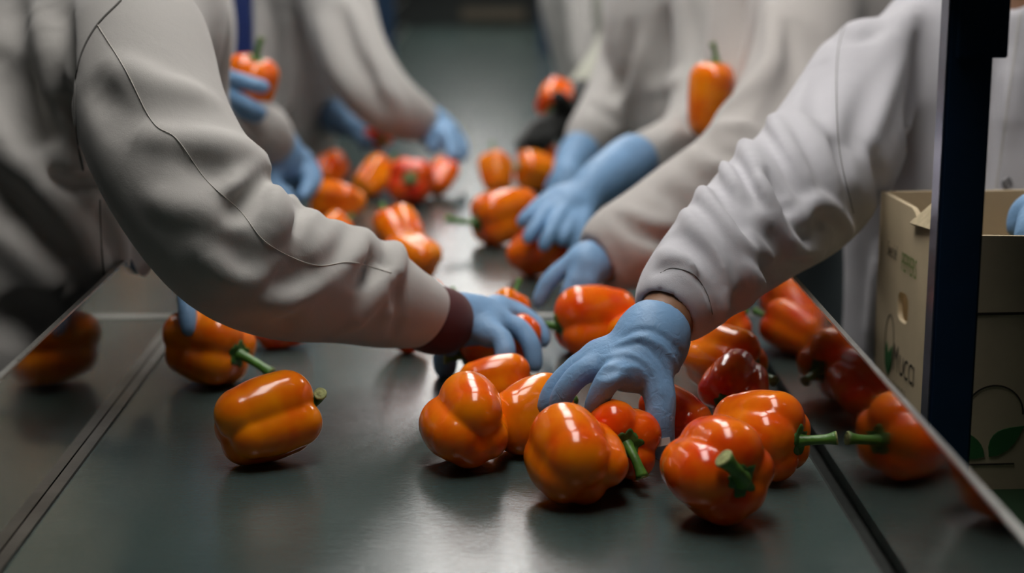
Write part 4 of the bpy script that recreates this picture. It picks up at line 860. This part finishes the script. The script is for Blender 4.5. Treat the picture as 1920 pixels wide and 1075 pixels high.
make_glove(r4, [(1118, 205, 3.44, 30), (1100, 225, 3.4, 28), (1085, 240, 3.38, 24)], [[(1070, 246, 3.36), (1060, 252, 3.34), (1052, 262, 3.33)], [(1076, 254, 3.36), (1068, 264, 3.34), (1062, 272, 3.33)], [(1084, 258, 3.36), (1078, 270, 3.34), (1074, 278, 3.33)]], None, mat='glove_black', res=0.004, fr=0.010, palm=0.014)
# right, farthest
make_person('farthest worker on the right in a white coat, at the top edge',
    P(1150, 260, 5.0), P(1092, 0, 4.9), P(1085, -60, 4.9), P(1080, -115, 4.9), V(0, 1, 0), 0.11, 0.66,
    [dict(pts=[(1090, -25, 4.7, 36), (1098, 40, 4.65, 32), (1100, 90, 4.62, 28), (1098, 125, 4.6, 22)], wrist=(1096, 135, 4.6))], 'coat_far', 'skin', 0.009, (), hem=0.62)
# left, second: mostly behind the nearest worker
l2, l2c, l2o = make_person('worker in a white coat, second on the left, holding up an orange pepper',
    P(200, 540, 2.72), P(285, 110, 2.68), P(305, -20, 2.68), P(325, -110, 2.68), V(-0.1, 1, 0), 0.115, 0.66,
    [dict(pts=[(345, 70, 2.5, 68), (355, 190, 2.46, 64), (420, 222, 2.46, 54), (485, 240, 2.50, 48), (508, 272, 2.54, 42)], wrist=(520, 290, 2.56)),
     dict(pts=[(290, -10, 2.86, 68), (280, 120, 2.82, 60), (330, 150, 2.66, 50), (360, 148, 2.56, 42)], wrist=(380, 148, 2.53))],
    'coat_far', 'skin_dark', 0.0055, (), hem=0.62, vneck=(P(378, -50, 2.61), P(412, 50, 2.61), 0.034, 0.008))
make_glove(l2, [(505, 268, 2.54, 44), (520, 292, 2.56, 42), (534, 308, 2.58, 38)],
    [[(566, 298, 2.60), (584, 316, 2.60), (590, 338, 2.59), (580, 360, 2.57)], [(560, 310, 2.57), (576, 326, 2.56), (580, 346, 2.55), (568, 368, 2.53)], [(552, 318, 2.62), (570, 336, 2.63), (572, 356, 2.62), (560, 372, 2.60)], [(545, 322, 2.65), (560, 345, 2.66), (562, 362, 2.65), (552, 375, 2.64)]],
    [(508, 318, 2.54), (508, 345, 2.52), (524, 362, 2.51), (540, 372, 2.51)], res=0.003, fr=0.0105, palm=0.015)
make_glove(l2, [(352, 146, 2.58, 40), (376, 150, 2.53, 38), (396, 156, 2.50, 34)],
    [[(420, 142, 2.46), (446, 150, 2.42), (472, 158, 2.41), (496, 164, 2.415)], [(416, 168, 2.45), (440, 184, 2.42), (466, 198, 2.41), (492, 212, 2.42)], [(410, 178, 2.46), (434, 196, 2.43), (458, 210, 2.425), (484, 220, 2.43)], [(404, 185, 2.48), (424, 208, 2.46), (440, 224, 2.45), (455, 235, 2.45)]],
    [(410, 132, 2.50), (425, 125, 2.535), (440, 118, 2.55)], res=0.003, fr=0.0095)
# left, third
l3, l3c, l3o = make_person('third worker on the left in a grey-white coat, arm over the back row of peppers',
    P(470, 430, 3.5), P(540, 40, 3.42), P(560, -70, 3.42), P(590, -150, 3.42), V(0, 1, 0), 0.125, 0.66,
    [dict(pts=[(630, 0, 3.12, 66), (655, 90, 3.06, 64), (700, 165, 3.02, 58), (745, 205, 3.02, 48), (785, 225, 3.06, 38)], wrist=(805, 235, 3.08)),
     dict(pts=[(520, 0, 3.6, 66), (540, 120, 3.6, 58), (585, 190, 3.50, 46), (618, 212, 3.38, 34)], wrist=(640, 224, 3.32))],
    'coat_far', 'skin', 0.006, L3F, hem=0.62)
make_glove(l3, [(790, 228, 3.06, 32), (806, 236, 3.08, 31), (820, 243, 3.09, 28)],
    [[(842, 246, 3.08), (856, 262, 3.07), (862, 280, 3.06), (864, 298, 3.05)], [(838, 254, 3.05), (850, 268, 3.04), (855, 284, 3.03), (856, 300, 3.02)], [(845, 246, 3.12), (860, 260, 3.13), (868, 278, 3.12), (868, 294, 3.11)], [(832, 258, 3.03), (842, 270, 3.02), (846, 284, 3.01), (846, 294, 3.0)]],
    [(815, 256, 3.06), (812, 268, 3.04), (815, 280, 3.03)], res=0.0035, fr=0.0105, palm=0.016)
make_glove(l3, [(622, 214, 3.36, 28), (640, 224, 3.32, 27), (655, 232, 3.29, 24)],
    [[(672, 236, 3.25), (684, 242, 3.20), (694, 250, 3.17), (700, 258, 3.15)], [(670, 244, 3.24), (680, 254, 3.19), (688, 262, 3.15), (694, 268, 3.13)], [(664, 248, 3.24), (674, 260, 3.20), (682, 270, 3.16), (688, 276, 3.14)]], [(668, 230, 3.29), (680, 232, 3.27), (690, 236, 3.25)], res=0.004, fr=0.010)
